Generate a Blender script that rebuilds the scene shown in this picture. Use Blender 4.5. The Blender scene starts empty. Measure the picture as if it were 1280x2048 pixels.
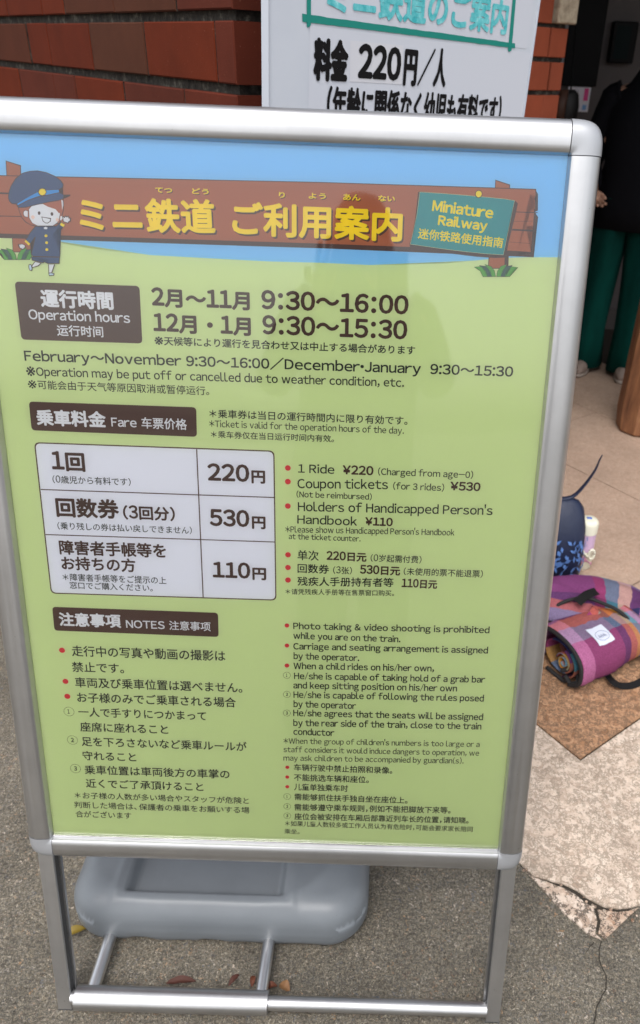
import bpy, bmesh, math, random
from mathutils import Vector, Matrix, Euler, noise
random.seed(11)
S = bpy.context.scene
COL = S.collection
R = math.radians

# ------------------------------------------------------------------ camera, world, sun, exposure
cd = bpy.data.cameras.new('camera'); cam = bpy.data.objects.new('camera', cd); COL.objects.link(cam)
S.camera = cam
cam.matrix_world = Matrix.Translation((0.14857, -0.72498, 1.45157)) @ Matrix.Rotation(-0.01045, 4, 'Z') @ \
    Matrix.Rotation(math.pi / 2 - 0.53106, 4, 'X') @ Matrix.Rotation(0.04115, 4, 'Z')
cd.sensor_fit = 'VERTICAL'; cd.sensor_height = 9.8; cd.lens = 1553.07 / 2048 * 9.8
cd.shift_x = -(776.84 - 640) / 2048
cd.clip_start = 0.02; cd.clip_end = 500
cd.dof.use_dof = True; cd.dof.focus_distance = 0.98; cd.dof.aperture_fstop = 2.2
S.render.resolution_x = 640; S.render.resolution_y = 1024
SUN_EL, SUN_AZ = R(60), R(196)
w = bpy.data.worlds.new('World'); S.world = w; w.use_nodes = True
nt = w.node_tree; bg = nt.nodes['Background']
sky = nt.nodes.new('ShaderNodeTexSky'); sky.sky_type = 'NISHITA'; sky.sun_disc = False
sky.sun_elevation = SUN_EL; sky.sun_rotation = SUN_AZ; sky.dust_density = 4.0; sky.air_density = 1.2
hs = nt.nodes.new('ShaderNodeHueSaturation'); hs.inputs['Saturation'].default_value = 0.28
nt.links.new(sky.outputs[0], hs.inputs['Color']); nt.links.new(hs.outputs[0], bg.inputs[0]); bg.inputs[1].default_value = 0.14
sl = bpy.data.lights.new('sun', 'SUN'); sl.energy = 0.5; sl.angle = R(25); sl.color = (1, .97, .93)
so = bpy.data.objects.new('sun', sl); COL.objects.link(so)
sd = Vector((math.sin(SUN_AZ) * math.cos(SUN_EL), math.cos(SUN_AZ) * math.cos(SUN_EL), math.sin(SUN_EL)))
so.rotation_euler = sd.to_track_quat('Z', 'Y').to_euler()
S.view_settings.view_transform = 'Standard'; S.view_settings.look = 'None'
S.view_settings.exposure = 0.97; S.view_settings.gamma = 1; S.view_settings.use_curve_mapping = False

# ------------------------------------------------------------------ materials
def srgb(r, g, b):
    f = lambda c: (c / 255 / 12.92) if c <= 10 else ((c / 255 + .055) / 1.055) ** 2.4
    return (f(r), f(g), f(b), 1)
def M(name, col, rough=.6, metal=0, **k):
    m = bpy.data.materials.new(name); m.use_nodes = True
    p = m.node_tree.nodes['Principled BSDF']
    p.inputs['Base Color'].default_value = col if len(col) == 4 else (*col, 1)
    p.inputs['Roughness'].default_value = rough; p.inputs['Metallic'].default_value = metal
    for a, b in k.items(): p.inputs[a].default_value = b
    m.diffuse_color = p.inputs['Base Color'].default_value
    return m
class N:
    """small node helper"""
    def __init__(s, m): s.t = m.node_tree; s.p = s.t.nodes['Principled BSDF']; s.co = None
    def n(s, kind, **k):
        x = s.t.nodes.new(kind)
        for a, b in k.items():
            if a.startswith('i_'):
                a = a[2:]; a = int(a) if a.isdigit() else a.replace('_', ' ')
                if isinstance(b, bpy.types.NodeSocket): s.t.links.new(b, x.inputs[a])
                else: x.inputs[a].default_value = b
            else: setattr(x, a, b)
        return x
    def obj(s, scale=(1, 1, 1), which='Object'):
        tc = s.n('ShaderNodeTexCoord'); mp = s.n('ShaderNodeMapping'); s.t.links.new(tc.outputs[which], mp.inputs[0])
        mp.inputs['Scale'].default_value = scale; return mp.outputs[0]
    def world(s, scale=(1, 1, 1)):
        g = s.n('ShaderNodeNewGeometry'); mp = s.n('ShaderNodeMapping'); s.t.links.new(g.outputs['Position'], mp.inputs[0])
        mp.inputs['Scale'].default_value = scale; return mp.outputs[0]
    def noise(s, vec, scale, detail=3, rough=.6): return s.n('ShaderNodeTexNoise', i_Vector=vec, i_Scale=scale, i_Detail=detail, i_Roughness=rough).outputs
    def vor(s, vec, scale, feature='F1', rnd=1): return s.n('ShaderNodeTexVoronoi', feature=feature, i_Vector=vec, i_Scale=scale, i_Randomness=rnd).outputs
    def ramp(s, fac, stops, mode='LINEAR'):
        r = s.n('ShaderNodeValToRGB'); r.color_ramp.interpolation = mode; e = r.color_ramp.elements
        while len(e) > 1: e.remove(e[0])
        e[0].position = stops[0][0]; e[0].color = stops[0][1] if len(stops[0][1]) == 4 else (*stops[0][1], 1)
        for pz, c in stops[1:]:
            q = e.new(pz); q.color = c if len(c) == 4 else (*c, 1)
        s.t.links.new(fac, r.inputs[0]); return r.outputs[0]
    def mix(s, fac, a, b, mode='MIX'):
        x = s.n('ShaderNodeMix', data_type='RGBA', blend_type=mode)
        for v, i in ((fac, 0), (a, 6), (b, 7)):
            if isinstance(v, bpy.types.NodeSocket): s.t.links.new(v, x.inputs[i])
            else: x.inputs[i].default_value = v
        return x.outputs[2]
    def math(s, op, a, b=0):
        x = s.n('ShaderNodeMath', operation=op)
        for v, i in ((a, 0), (b, 1)):
            if isinstance(v, bpy.types.NodeSocket): s.t.links.new(v, x.inputs[i])
            else: x.inputs[i].default_value = v
        return x.outputs[0]
    def bump(s, h, strength=.5, dist=.002):
        b = s.n('ShaderNodeBump', i_Height=h, i_Strength=strength, i_Distance=dist); s.t.links.new(b.outputs[0], s.p.inputs['Normal'])
    def col(s, c): s.t.links.new(c, s.p.inputs['Base Color'])
    def rough(s, c): s.t.links.new(c, s.p.inputs['Roughness'])
G1 = lambda v: (v, v, v, 1)

# exposed-aggregate concrete of the forecourt
M_CONC = M('exposed_aggregate', (.13, .12, .1), .85); n = N(M_CONC); v = n.world()
wob = n.mix(.12, v, n.noise(v, 40)[1], 'ADD')
c1 = n.vor(wob, 190); c2 = n.vor(wob, 75); c3 = n.vor(wob, 420)
base = n.ramp(n.math('FRACT', n.math('MULTIPLY', c1[1], 3.7)), [(0, srgb(62, 56, 48)), (.25, srgb(118, 110, 96)), (.5, srgb(74, 70, 64)), (.62, srgb(142, 130, 110)), (.8, srgb(92, 92, 90)), (1, srgb(170, 160, 142))])
fine = n.ramp(n.math('FRACT', n.math('MULTIPLY', c3[1], 5.1)), [(0, srgb(48, 43, 36)), (.5, srgb(110, 103, 90)), (1, srgb(178, 170, 152))])
b = n.mix(.30, base, fine)
big = n.ramp(n.math('FRACT', n.math('MULTIPLY', c2[1], 9.3)), [(0, srgb(120, 112, 102)), (.4, srgb(98, 100, 104)), (.7, srgb(150, 118, 84)), (1, srgb(184, 174, 162))])
bm_ = n.math('MULTIPLY', n.math('LESS_THAN', c2[0], .34), n.math('GREATER_THAN', n.math('FRACT', n.math('MULTIPLY', c2[1], 23.1)), .70))
b = n.mix(bm_, b, big)
edge = n.ramp(n.vor(wob, 190, 'DISTANCE_TO_EDGE')[0], [(0, G1(.55)), (.12, G1(1))])
b = n.mix(1, b, edge, 'MULTIPLY')
b = n.mix(1, b, n.mix(1, n.ramp(n.noise(v, 3.2, 6, .65)[0], [(.34, G1(.72)), (.52, G1(1.06)), (.68, G1(1.28))]), n.ramp(n.noise(v, 22, 4)[0], [(.3, G1(.88)), (.7, G1(1.1))]), 'MULTIPLY'), 'MULTIPLY')
b = n.mix(1, b, n.ramp(n.noise(v, 190, 3, .8)[0], [(.36, G1(.55)), (.5, G1(1)), (.64, G1(1.5))]), 'MULTIPLY'); n.col(b)
n.bump(n.math('ADD', c1[0], n.math('MULTIPLY', c3[0], .5)), .8, .0022)

def stone_mat(name, lo, mid, hi, vein, k=1.0, dark=(.25, .2, .15)):
    m = M(name, mid, .75); n = N(m); v = n.world()
    wob = n.mix(.10, v, n.noise(v, 30, 4)[1], 'ADD')
    a = n.ramp(n.noise(wob, 55 * k, 5, .65)[0], [(.32, lo), (.5, mid), (.66, hi)])
    cell = n.vor(wob, 95 * k); ed = n.vor(wob, 95 * k, 'DISTANCE_TO_EDGE')
    a = n.mix(.55, a, n.ramp(n.math('FRACT', n.math('MULTIPLY', cell[1], 4.3)), [(0, lo), (.5, hi), (1, mid)]))
    ln = n.math('MULTIPLY', n.math('LESS_THAN', ed[0], .13), n.math('GREATER_THAN', n.noise(v, 60)[0], .45))
    a = n.mix(n.math('MULTIPLY', ln, vein), a, (*dark, 1))
    pit = n.math('LESS_THAN', n.vor(wob, 75 * k)[0], .17)
    a = n.mix(n.math('MULTIPLY', pit, .55), a, (*dark, 1))
    a = n.mix(1, a, n.ramp(n.noise(v, 4, 4)[0], [(.3, G1(.86)), (.7, G1(1.08))]), 'MULTIPLY')
    n.col(a); n.bump(n.math('ADD', n.noise(wob, 120 * k, 4)[0], ed[0]), .5, .0018)
    return m
M_SLAB = stone_mat('pale_pink_stone', srgb(158, 136, 118), srgb(198, 178, 160), srgb(226, 210, 194), .7, .8)
M_BROWN = stone_mat('brown_stone', srgb(118, 82, 56), srgb(162, 121, 88), srgb(196, 156, 122), .75, .8, (.13, .08, .05))
M_PINK = stone_mat('worn_pink_stone', srgb(158, 132, 113), srgb(176, 149, 130), srgb(192, 168, 150), .22, 1.2)
M_CHIP2 = stone_mat('broken_pale_stone', srgb(150, 124, 104), srgb(196, 176, 158), srgb(222, 208, 194), .85, .7, (.08, .06, .045))
M_CHIP = stone_mat('stained_stone', srgb(150, 106, 74), srgb(180, 154, 134), srgb(206, 188, 170), .85, 1.1, (.05, .035, .025))
M_GAP = M('dark_joint', (.035, .028, .02), .95)
M_CRACK = M('crack_shadow_soil', (.035, .03, .023), 1)

def brick_mat(name, a, b_):
    m = M(name, a, .7, 0, **{'Specular IOR Level': .1}); n = N(m); v = n.obj((1, 1, 1)); oi = n.n('ShaderNodeObjectInfo')
    c = n.mix(oi.outputs['Random'], a, b_)
    c = n.mix(1, c, n.ramp(n.noise(n.world((1, 1, .8)), 9, 5, .6)[0], [(.25, G1(.8)), (.75, G1(1.15))]), 'MULTIPLY')
    sp = n.math('GREATER_THAN', n.noise(n.world(), 330, 2)[0], .73)
    c = n.mix(n.math('MULTIPLY', sp, .35), c, srgb(170, 120, 100))
    n.col(c); n.bump(n.noise(n.world((1, 1, 3)), 160, 4)[0], .25, .0012); return m
M_BR1 = brick_mat('brick_red', srgb(84, 32, 16), srgb(92, 36, 17))
M_BR2 = brick_mat('brick_dark', srgb(78, 36, 26), srgb(84, 36, 24))
M_BR3 = brick_mat('brick_grey_brown', srgb(70, 43, 31), srgb(78, 38, 25))
M_BRO = brick_mat('brick_orange', srgb(150, 74, 50), srgb(142, 74, 54))
M_MORT = M('raked_mortar', srgb(70, 64, 58), .95); n = N(M_MORT); v = n.world()
n.col(n.ramp(n.noise(v, 45, 5, .7)[0], [(.35, srgb(22, 18, 15)), (.55, srgb(52, 48, 42)), (.72, srgb(112, 108, 98))])); n.bump(n.noise(v, 120, 4)[0], .9, .004)
M_SAND = M('rough_sandstone', srgb(172, 158, 136), .9); n = N(M_SAND); v = n.world()
n.col(n.ramp(n.noise(v, 35, 6, .7)[0], [(.3, srgb(130, 116, 98)), (.6, srgb(182, 168, 146))])); n.bump(n.noise(v, 90, 5)[0], .9, .004)

def alu(name, axis, base=.57, rough=.37):
    m = M(name, (base, base * 1.0, base * 1.01), rough, 1); n = N(m)
    sc = {'x': (3, 900, 900), 'z': (900, 900, 3), 'y': (900, 3, 900)}[axis]
    f = n.noise(n.obj(sc), 1, 2)[0]
    n.rough(n.ramp(f, [(.2, G1(rough - .06)), (.8, G1(rough + .09))])); n.bump(f, .04, .0002)
    sm = n.noise(n.obj(), 7, 5, .7)[0]; c = n.mix(1, (base, base, base * 1.015, 1), n.ramp(sm, [(.3, G1(.88)), (.7, G1(1.04))]), 'MULTIPLY')
    sp = n.math('GREATER_THAN', n.noise(n.obj(), 150, 2)[0], .76)          # small dirt specks and scuffs
    n.col(n.mix(n.math('MULTIPLY', sp, .45), c, (.22, .21, .2, 1)))
    return m
M_ALX = alu('aluminium_across', 'x'); M_ALZ = alu('aluminium_upright', 'z'); M_ALY = alu('aluminium_rod', 'y', .7, .3)
M_LEG = alu('grey_aluminium', 'z', .6, .42)
M_CORNER = M('silver_plastic', (.40, .41, .43), .4, .5)
M_SEAM = M('dark_seam', (.05, .05, .05), .7)
M_BACK = M('grey_backing', (.35, .36, .37), .6)
M_TANK = M('grey_polyethylene', srgb(106, 110, 115), .42); n = N(M_TANK); v = n.obj(); n.bump(n.noise(v, 160, 3)[0], .10, .0006)
n.col(n.mix(n.math('MULTIPLY', n.math('GREATER_THAN', n.noise(n.obj((1, 1, 1)), 210, 2)[0], .745), .5), n.ramp(n.noise(v, 6, 5)[0], [(.3, srgb(100, 105, 110)), (.7, srgb(112, 117, 122))]), srgb(80, 82, 84)))

# clear cover sheet: real transparent pane with a glossy surface
M_COVER = bpy.data.materials.new('clear_cover'); M_COVER.use_nodes = True; t_ = M_COVER.node_tree
for x in list(t_.nodes):
    if x.type != 'OUTPUT_MATERIAL': t_.nodes.remove(x)
out = [x for x in t_.nodes if x.type == 'OUTPUT_MATERIAL'][0]
tr = t_.nodes.new('ShaderNodeBsdfTransparent'); gl = t_.nodes.new('ShaderNodeBsdfGlossy'); fr = t_.nodes.new('ShaderNodeFresnel'); mx = t_.nodes.new('ShaderNodeMixShader')
mu = t_.nodes.new('ShaderNodeMath'); mu.operation = 'MULTIPLY'; mu.inputs[1].default_value = 1.35; mu.use_clamp = True
gl.inputs['Roughness'].default_value = .035; fr.inputs['IOR'].default_value = 1.5; gl.inputs['Color'].default_value = (1, 1, 1, 1)
tr.inputs[0].default_value = (.97, .97, .97, 1)
nz = t_.nodes.new('ShaderNodeTexNoise'); nz.inputs['Scale'].default_value = 3.5; tcn = t_.nodes.new('ShaderNodeTexCoord'); t_.links.new(tcn.outputs['Object'], nz.inputs['Vector'])
bp = t_.nodes.new('ShaderNodeBump'); bp.inputs['Strength'].default_value = .15; bp.inputs['Distance'].default_value = .01; t_.links.new(nz.outputs[0], bp.inputs['Height'])
t_.links.new(bp.outputs[0], gl.inputs['Normal'])
t_.links.new(fr.outputs[0], mu.inputs[0]); t_.links.new(mu.outputs[0], mx.inputs[0]); t_.links.new(tr.outputs[0], mx.inputs[1]); t_.links.new(gl.outputs[0], mx.inputs[2]); t_.links.new(mx.outputs[0], out.inputs[0])

# ------------------------------------------------------------------ helpers
def obj(name, bm, mats, parent=None, smooth=False, label=None):
    me = bpy.data.meshes.new(name); bm.to_mesh(me); bm.free()
    return ob(name, me, mats, parent, smooth, label)
def ob(name, me, mats, parent=None, smooth=False, label=None):
    if mats is not None:
        for m in (mats if isinstance(mats, (list, tuple)) else [mats]): me.materials.append(m)
    if smooth:
        for p in me.polygons: p.use_smooth = True
    o = bpy.data.objects.new(name, me); COL.objects.link(o)
    if parent: o.parent = parent
    if label: o['label'] = label
    return o
def thing(name, label, cat, loc=(0, 0, 0), rz=0, group=None):
    o = bpy.data.objects.new(name, None); COL.objects.link(o); o.location = loc; o.rotation_euler = (0, 0, rz); o.empty_display_size = .1
    return tag(o, label, cat, group)
def tag(o, label, cat, group=None):
    o['label'] = label; o['category'] = cat
    if group: o['group'] = group
    return o
def struct(o): o['kind'] = 'structure'; return o
def box(bm, x0, x1, y0, y1, z0, z1, mi=0, bev=0):
    vs = [bm.verts.new(c) for c in ((x0, y0, z0), (x1, y0, z0), (x1, y1, z0), (x0, y1, z0), (x0, y0, z1), (x1, y0, z1), (x1, y1, z1), (x0, y1, z1))]
    fs = [bm.faces.new([vs[i] for i in q]) for q in ((0, 3, 2, 1), (4, 5, 6, 7), (0, 1, 5, 4), (1, 2, 6, 5), (2, 3, 7, 6), (3, 0, 4, 7))]
    for f in fs: f.material_index = mi
    if bev:
        bmesh.ops.bevel(bm, geom=list({e for f in fs for e in f.edges}), offset=bev, segments=2, affect='EDGES', profile=.5)
def tube(bm, pts, rad, seg=12, caps=True, flat=1.0):
    """tube along points; rad a number or list"""
    pts = [Vector(p) for p in pts]; k = len(pts); rings = []
    up = Vector((0, 0, 1)); pn = None
    for i, p_ in enumerate(pts):
        t = (pts[min(i + 1, k - 1)] - pts[max(i - 1, 0)]).normalized()
        if pn is None:
            a = t.cross(up)
            if a.length < .05: a = t.cross(Vector((0, 1, 0)))
            a.normalize()
        else: a = (pn - t * pn.dot(t)).normalized()
        pn = a; b_ = t.cross(a); r = rad[i] if isinstance(rad, (list, tuple)) else rad
        rings.append([bm.verts.new(p_ + a * math.cos(2 * math.pi * j / seg) * r + b_ * math.sin(2 * math.pi * j / seg) * r * flat) for j in range(seg)])
    fs = []
    for i in range(k - 1):
        for j in range(seg): fs.append(bm.faces.new((rings[i][j], rings[i][(j + 1) % seg], rings[i + 1][(j + 1) % seg], rings[i + 1][j])))
    if caps: bm.faces.new(rings[0][::-1]); bm.faces.new(rings[-1])
    return fs
def smooth_path(pts, sub=6):
    P = [Vector(p) for p in pts]; out = []
    for i in range(len(P) - 1):
        a, b_, c, d = P[max(i - 1, 0)], P[i], P[i + 1], P[min(i + 2, len(P) - 1)]
        for k in range(sub):
            t = k / sub
            out.append(.5 * ((2 * b_) + (c - a) * t + (2 * a - 5 * b_ + 4 * c - d) * t * t + (3 * b_ - a - 3 * c + d) * t ** 3))
    out.append(P[-1]); return out
def loft(bm, rings, seg=20, mi=0, caps=True, wr=0, seed=0, n_=2.0):
    """rings: (cx, cy, cz, rx, ry[, tilt matrix])"""
    R_ = []
    for k, r in enumerate(rings):
        c = Vector(r[:3]); row = []
        for j in range(seg):
            a = 2 * math.pi * j / seg; ca, sa = math.cos(a), math.sin(a)
            x = math.copysign(abs(ca) ** (2 / n_), ca) * r[3]; y = math.copysign(abs(sa) ** (2 / n_), sa) * r[4]
            q = Vector((x, y, 0))
            if len(r) > 5: q = r[5] @ q
            if wr: q *= 1 + wr * noise.noise(Vector((ca * 1.5, sa * 1.5, c.z * 9 + seed * 7)))
            row.append(bm.verts.new(c + q))
        R_.append(row)
    for i in range(len(R_) - 1):
        for j in range(seg):
            f = bm.faces.new((R_[i][j], R_[i][(j + 1) % seg], R_[i + 1][(j + 1) % seg], R_[i + 1][j])); f.material_index = mi
    if caps: bm.faces.new(R_[0][::-1]).material_index = mi; bm.faces.new(R_[-1]).material_index = mi
def prism(bm, pts, z0, z1, mi=0):
    a = [bm.verts.new((x, y, z0)) for x, y in pts]; b_ = [bm.verts.new((x, y, z1)) for x, y in pts]; k = len(pts)
    f1 = bm.faces.new(b_); f0 = bm.faces.new(a[::-1]); f1.material_index = f0.material_index = mi
    for i in range(k): bm.faces.new((a[i], a[(i + 1) % k], b_[(i + 1) % k], b_[i])).material_index = mi
    bmesh.ops.recalc_face_normals(bm, faces=bm.faces)
def smooth_auto(o):
    for p in o.data.polygons: p.use_smooth = True
    m = o.modifiers.new('w', 'EDGE_SPLIT'); m.split_angle = R(38); return o
TEXT = [
    ('ミニ鉄道', 123.5, 908.1, 288.7, 911.3, 38.7, 'y', 2.6, 'J'),
    ('ご利用案内', 308.7, 909.7, 515.8, 911.6, 38.1, 'y', 2.6, 'J'),
    ('てつ', 217.5, 955.1, 237.9, 955.3, 7.0, 'y', 0.5, 'J'),
    ('どう', 261.4, 955.6, 281.7, 955.2, 7.0, 'y', 0.5, 'J'),
    ('り', 365.6, 955.0, 373.1, 954.7, 7.3, 'y', 0.5, 'J'),
    ('よう', 401.4, 955.2, 422.4, 955.4, 7.3, 'y', 0.5, 'J'),
    ('あん', 442.9, 955.0, 464.0, 955.2, 7.8, 'y', 0.5, 'J'),
    ('ない', 485.1, 955.4, 505.5, 955.6, 7.3, 'y', 0.5, 'J'),
    ('Miniature', 550.3, 947.1, 624.5, 941.2, 12.4, 'y', 1.1, 'L'),
    ('Railway', 558.2, 931.5, 618.5, 926.9, 11.4, 'y', 1.1, 'L'),
    ('迷你铁路使用指南', 534.7, 915.2, 639.3, 907.8, 12.1, 'y', 0.6, 'J'),
    ('運行時間', 66.3, 815.7, 157.3, 817.0, 21.9, 'w', 1.7, 'J'),
    ('Operation hours', 48.9, 800.3, 176.8, 801.8, 12.3, 'w', 0.7, 'L'),
    ('运行时间', 82.9, 781.2, 141.6, 782.5, 13.7, 'w', 0.5, 'J'),
    ('2月～11月', 205.4, 824.3, 328.3, 823.3, 23.0, 'b', 1.9, 'D'),
    ('9：30～16：00', 342.8, 824.0, 527.4, 825.2, 23.0, 'b', 1.9, 'L'),
    ('12月・1月', 205.7, 792.1, 329.0, 792.5, 23.5, 'b', 1.9, 'D'),
    ('9：30～15：30', 343.6, 793.1, 527.2, 794.3, 23.5, 'b', 1.9, 'L'),
    ('※天候等により運行を見合わせ又は中止する場合があります', 206.0, 773.6, 538.2, 776.2, 11.0, 'k', 0.35, 'J'),
    ('February～November 9:30～16:00／December・January  9:30～15:30', 37.7, 748.6, 665.8, 751.6, 13.1, 'k', 0.8, 'L'),
    ('※Operation may be put off or cancelled due to weather condition, etc.', 38.1, 729.8, 526.0, 733.1, 11.0, 'k', 0.3, 'L'),
    ('※可能会由于天气等原因取消或暂停运行。', 38.4, 711.8, 273.2, 713.9, 11.4, 'k', 0, 'J'),
    ('乗車料金', 44.6, 664.2, 135.9, 665.0, 21.4, 'w', 1.6, 'J'),
    ('Fare', 142.6, 666.8, 176.1, 666.5, 12.1, 'w', 0.7, 'L'),
    ('车票价格', 182.3, 665.4, 242.3, 665.8, 14.8, 'w', 0.6, 'J'),
    ('＊乗車券は当日の運行時間内に限り有効です。', 272.3, 682.5, 532.6, 683.9, 11.3, 'k', 0.2, 'J'),
    ('*Ticket is valid for the operation hours of the day.', 271.6, 669.8, 528.5, 672.3, 8.7, 'k', 0.05, 'L'),
    ('＊乘车券仅在当日运行时间内有效。', 273.3, 655.3, 436.3, 657.3, 9.5, 'k', 0.1, 'J'),
    ('1回', 58.5, 603.2, 103.1, 602.5, 26.8, 'b', 2, 'J'),
    ('(0歳児から有料です)', 57.4, 585.6, 162.7, 585.6, 10.6, 'k', 0.1, 'J'),
    ('220', 266.9, 596.7, 323.1, 597.4, 24.1, 'b', 2, 'L'),
    ('円', 325.8, 595.2, 344.4, 595.4, 19.4, 'b', 1.6, 'J'),
    ('回数券', 57.8, 536.6, 143.8, 537.7, 27.9, 'b', 2, 'J'),
    ('(3回分)', 149.0, 537.0, 220.1, 537.4, 20.0, 'b', 1.3, 'J'),
    ('(乗り残しの券は払い戻しできません)', 57.4, 518.7, 242.2, 519.2, 10.7, 'k', 0.1, 'J'),
    ('530', 267.3, 532.0, 321.8, 532.4, 24.5, 'b', 2, 'L'),
    ('円', 325.2, 529.8, 344.0, 529.9, 19.5, 'b', 1.6, 'J'),
    ('障害者手帳等を', 56.6, 480.4, 205.0, 483.0, 21.3, 'b', 1.2, 'J'),
    ('お持ちの方', 57.2, 458.1, 160.9, 459.0, 20.5, 'b', 1.2, 'J'),
    ('＊障害者手帳等をご提示の上', 57.0, 441.5, 202.8, 442.4, 11.2, 'k', 0.1, 'J'),
    ('窓口でご購入ください。', 65.7, 429.7, 183.0, 430.0, 10.8, 'k', 0.1, 'J'),
    ('110', 268.7, 455.2, 321.6, 454.8, 24.1, 'b', 2, 'L'),
    ('円', 324.4, 453.2, 343.8, 453.4, 19.8, 'b', 1.6, 'J'),
    ('1 Ride', 388.6, 612.8, 437.5, 612.7, 11.8, 'k', 0.35, 'L'),
    ('¥220', 448.4, 612.3, 490.0, 613.1, 12.8, 'b', 1.1, 'L'),
    ('(Charged from age-0)', 496.0, 612.3, 624.1, 615.2, 9.1, 'k', 0.2, 'L'),
    ('Coupon tickets', 387.9, 590.8, 510.4, 594.0, 13.0, 'k', 0.35, 'L'),
    ('(for 3 rides)', 517.1, 594.0, 586.3, 594.5, 9.2, 'k', 0.2, 'L'),
    ('¥530', 594.3, 595.4, 635.3, 596.1, 12.3, 'b', 1.1, 'L'),
    ('(Not be reimbursed)', 386.5, 576.9, 488.8, 579.3, 8.2, 'k', 0.2, 'L'),
    ('Holders of Handicapped Person’s', 388.4, 558.1, 654.5, 562.4, 12.9, 'k', 0.35, 'L'),
    ('Handbook', 387.5, 539.4, 469.7, 540.4, 12.4, 'k', 0.35, 'L'),
    ('¥110', 480.7, 540.6, 518.8, 541.3, 12.1, 'b', 1.1, 'L'),
    ('*Please show us Handicapped Person’s Handbook', 371.0, 526.6, 604.3, 530.6, 8.8, 'k', 0.1, 'L'),
    ('at the ticket counter.', 375.7, 516.0, 475.1, 517.6, 8.1, 'k', 0.1, 'L'),
    ('单次', 387.8, 485.5, 417.5, 486.2, 15.0, 'k', 0.4, 'J'),
    ('220日元', 428.3, 486.1, 484.2, 487.3, 13.9, 'b', 1, 'J'),
    ('(0岁起需付费)', 489.8, 486.9, 560.9, 487.9, 10.9, 'k', 0.1, 'J'),
    ('回数券', 387.8, 466.1, 432.1, 467.1, 13.7, 'k', 0.4, 'J'),
    ('(3张)', 437.7, 467.1, 464.2, 467.1, 11.0, 'k', 0.1, 'J'),
    ('530日元', 475.4, 467.2, 531.9, 468.1, 14.0, 'b', 1, 'J'),
    ('(未使用的票不能退票)', 536.8, 468.0, 648.2, 470.0, 11.0, 'k', 0.1, 'J'),
    ('残疾人手册持有者等', 387.8, 446.7, 523.4, 449.8, 13.8, 'k', 0.4, 'J'),
    ('110日元', 534.7, 448.9, 585.0, 449.6, 13.8, 'b', 1, 'J'),
    ('＊请凭残疾人手册等在售票窗口购买。', 370.8, 432.6, 524.7, 435.9, 8.9, 'k', 0, 'J'),
    ('注意事項', 45.3, 370.5, 134.1, 370.4, 21.6, 'w', 1.5, 'J'),
    ('NOTES', 141.0, 371.1, 196.8, 371.2, 12.4, 'w', 0.7, 'L'),
    ('注意事项', 203.0, 369.9, 262.7, 370.6, 14.4, 'w', 0.5, 'J'),
    ('走行中の写真や動画の撮影は', 58.8, 321.6, 282.4, 322.4, 17.3, 'k', 0.55, 'J'),
    ('禁止です。', 56.8, 295.8, 132.9, 295.9, 16.7, 'k', 0.55, 'J'),
    ('車両及び乗車位置は選べません。', 58.8, 270.0, 306.1, 270.0, 16.9, 'k', 0.55, 'J'),
    ('お子様のみでご乗車される場合', 59.5, 244.7, 295.8, 244.4, 16.8, 'k', 0.55, 'J'),
    ('一人で手すりにつかまって', 59.2, 220.1, 250.8, 219.5, 16.1, 'k', 0.55, 'J'),
    ('座席に座れること', 59.4, 193.8, 192.3, 193.4, 16.5, 'k', 0.55, 'J'),
    ('足を下ろさないなど乗車ルールが', 59.3, 167.5, 310.2, 167.8, 16.6, 'k', 0.55, 'J'),
    ('守れること', 58.5, 141.7, 140.5, 142.7, 16.3, 'k', 0.55, 'J'),
    ('乗車位置は車両後方の車掌の', 59.3, 116.1, 282.8, 117.1, 16.4, 'k', 0.55, 'J'),
    ('近くでご了承頂けること', 59.1, 91.0, 241.3, 92.2, 16.2, 'k', 0.55, 'J'),
    ('＊お子様の人数が多い場合やスタッフが危険と', 39.7, 70.2, 311.6, 70.9, 12.1, 'k', 0.1, 'J'),
    ('判断した場合は、保護者の乗車をお願いする場', 37.3, 52.3, 312.0, 52.4, 12.2, 'k', 0.1, 'J'),
    ('合がございます', 38.0, 34.4, 125.4, 34.9, 12.3, 'k', 0.1, 'J'),
    ('Photo taking & video shooting is prohibited', 381.6, 378.3, 664.5, 382.4, 10.2, 'k', 0.5, 'L'),
    ('while you are on the train.', 381.6, 361.4, 536.9, 364.1, 10.3, 'k', 0.5, 'L'),
    ('Carriage and seating arrangement is assigned', 381.6, 345.4, 664.9, 349.5, 10.4, 'k', 0.5, 'L'),
    ('by the operator.', 381.9, 328.4, 478.0, 330.8, 10.5, 'k', 0.5, 'L'),
    ('When a child rides on his/her own,', 381.9, 313.0, 588.2, 316.8, 10.6, 'k', 0.5, 'L'),
    ('He/she is capable of taking hold of a grab bar', 382.6, 296.3, 664.4, 300.9, 10.7, 'k', 0.5, 'L'),
    ('and keep sitting position on his/her own', 381.4, 280.5, 624.1, 284.5, 10.8, 'k', 0.5, 'L'),
    ('He/she is capable of following the rules posed', 381.7, 264.5, 665.0, 269.0, 10.9, 'k', 0.5, 'L'),
    ('by the operator', 381.7, 247.7, 475.1, 249.6, 11.0, 'k', 0.5, 'L'),
    ('He/she agrees that the seats will be assigned', 381.3, 233.0, 666.3, 236.7, 11.1, 'k', 0.5, 'L'),
    ('by the rear side of the train, close to the train', 381.3, 215.8, 665.0, 220.4, 11.2, 'k', 0.5, 'L'),
    ('conductor', 381.2, 199.2, 443.4, 201.2, 11.3, 'k', 0.5, 'L'),
    ('*When the group of children’s numbers is too large or a', 366.4, 184.1, 664.6, 189.3, 9.5, 'k', 0.05, 'L'),
    ('staff considers it would induce dangers to operation, we', 366.3, 168.7, 665.0, 173.6, 9.6, 'k', 0.05, 'L'),
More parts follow.
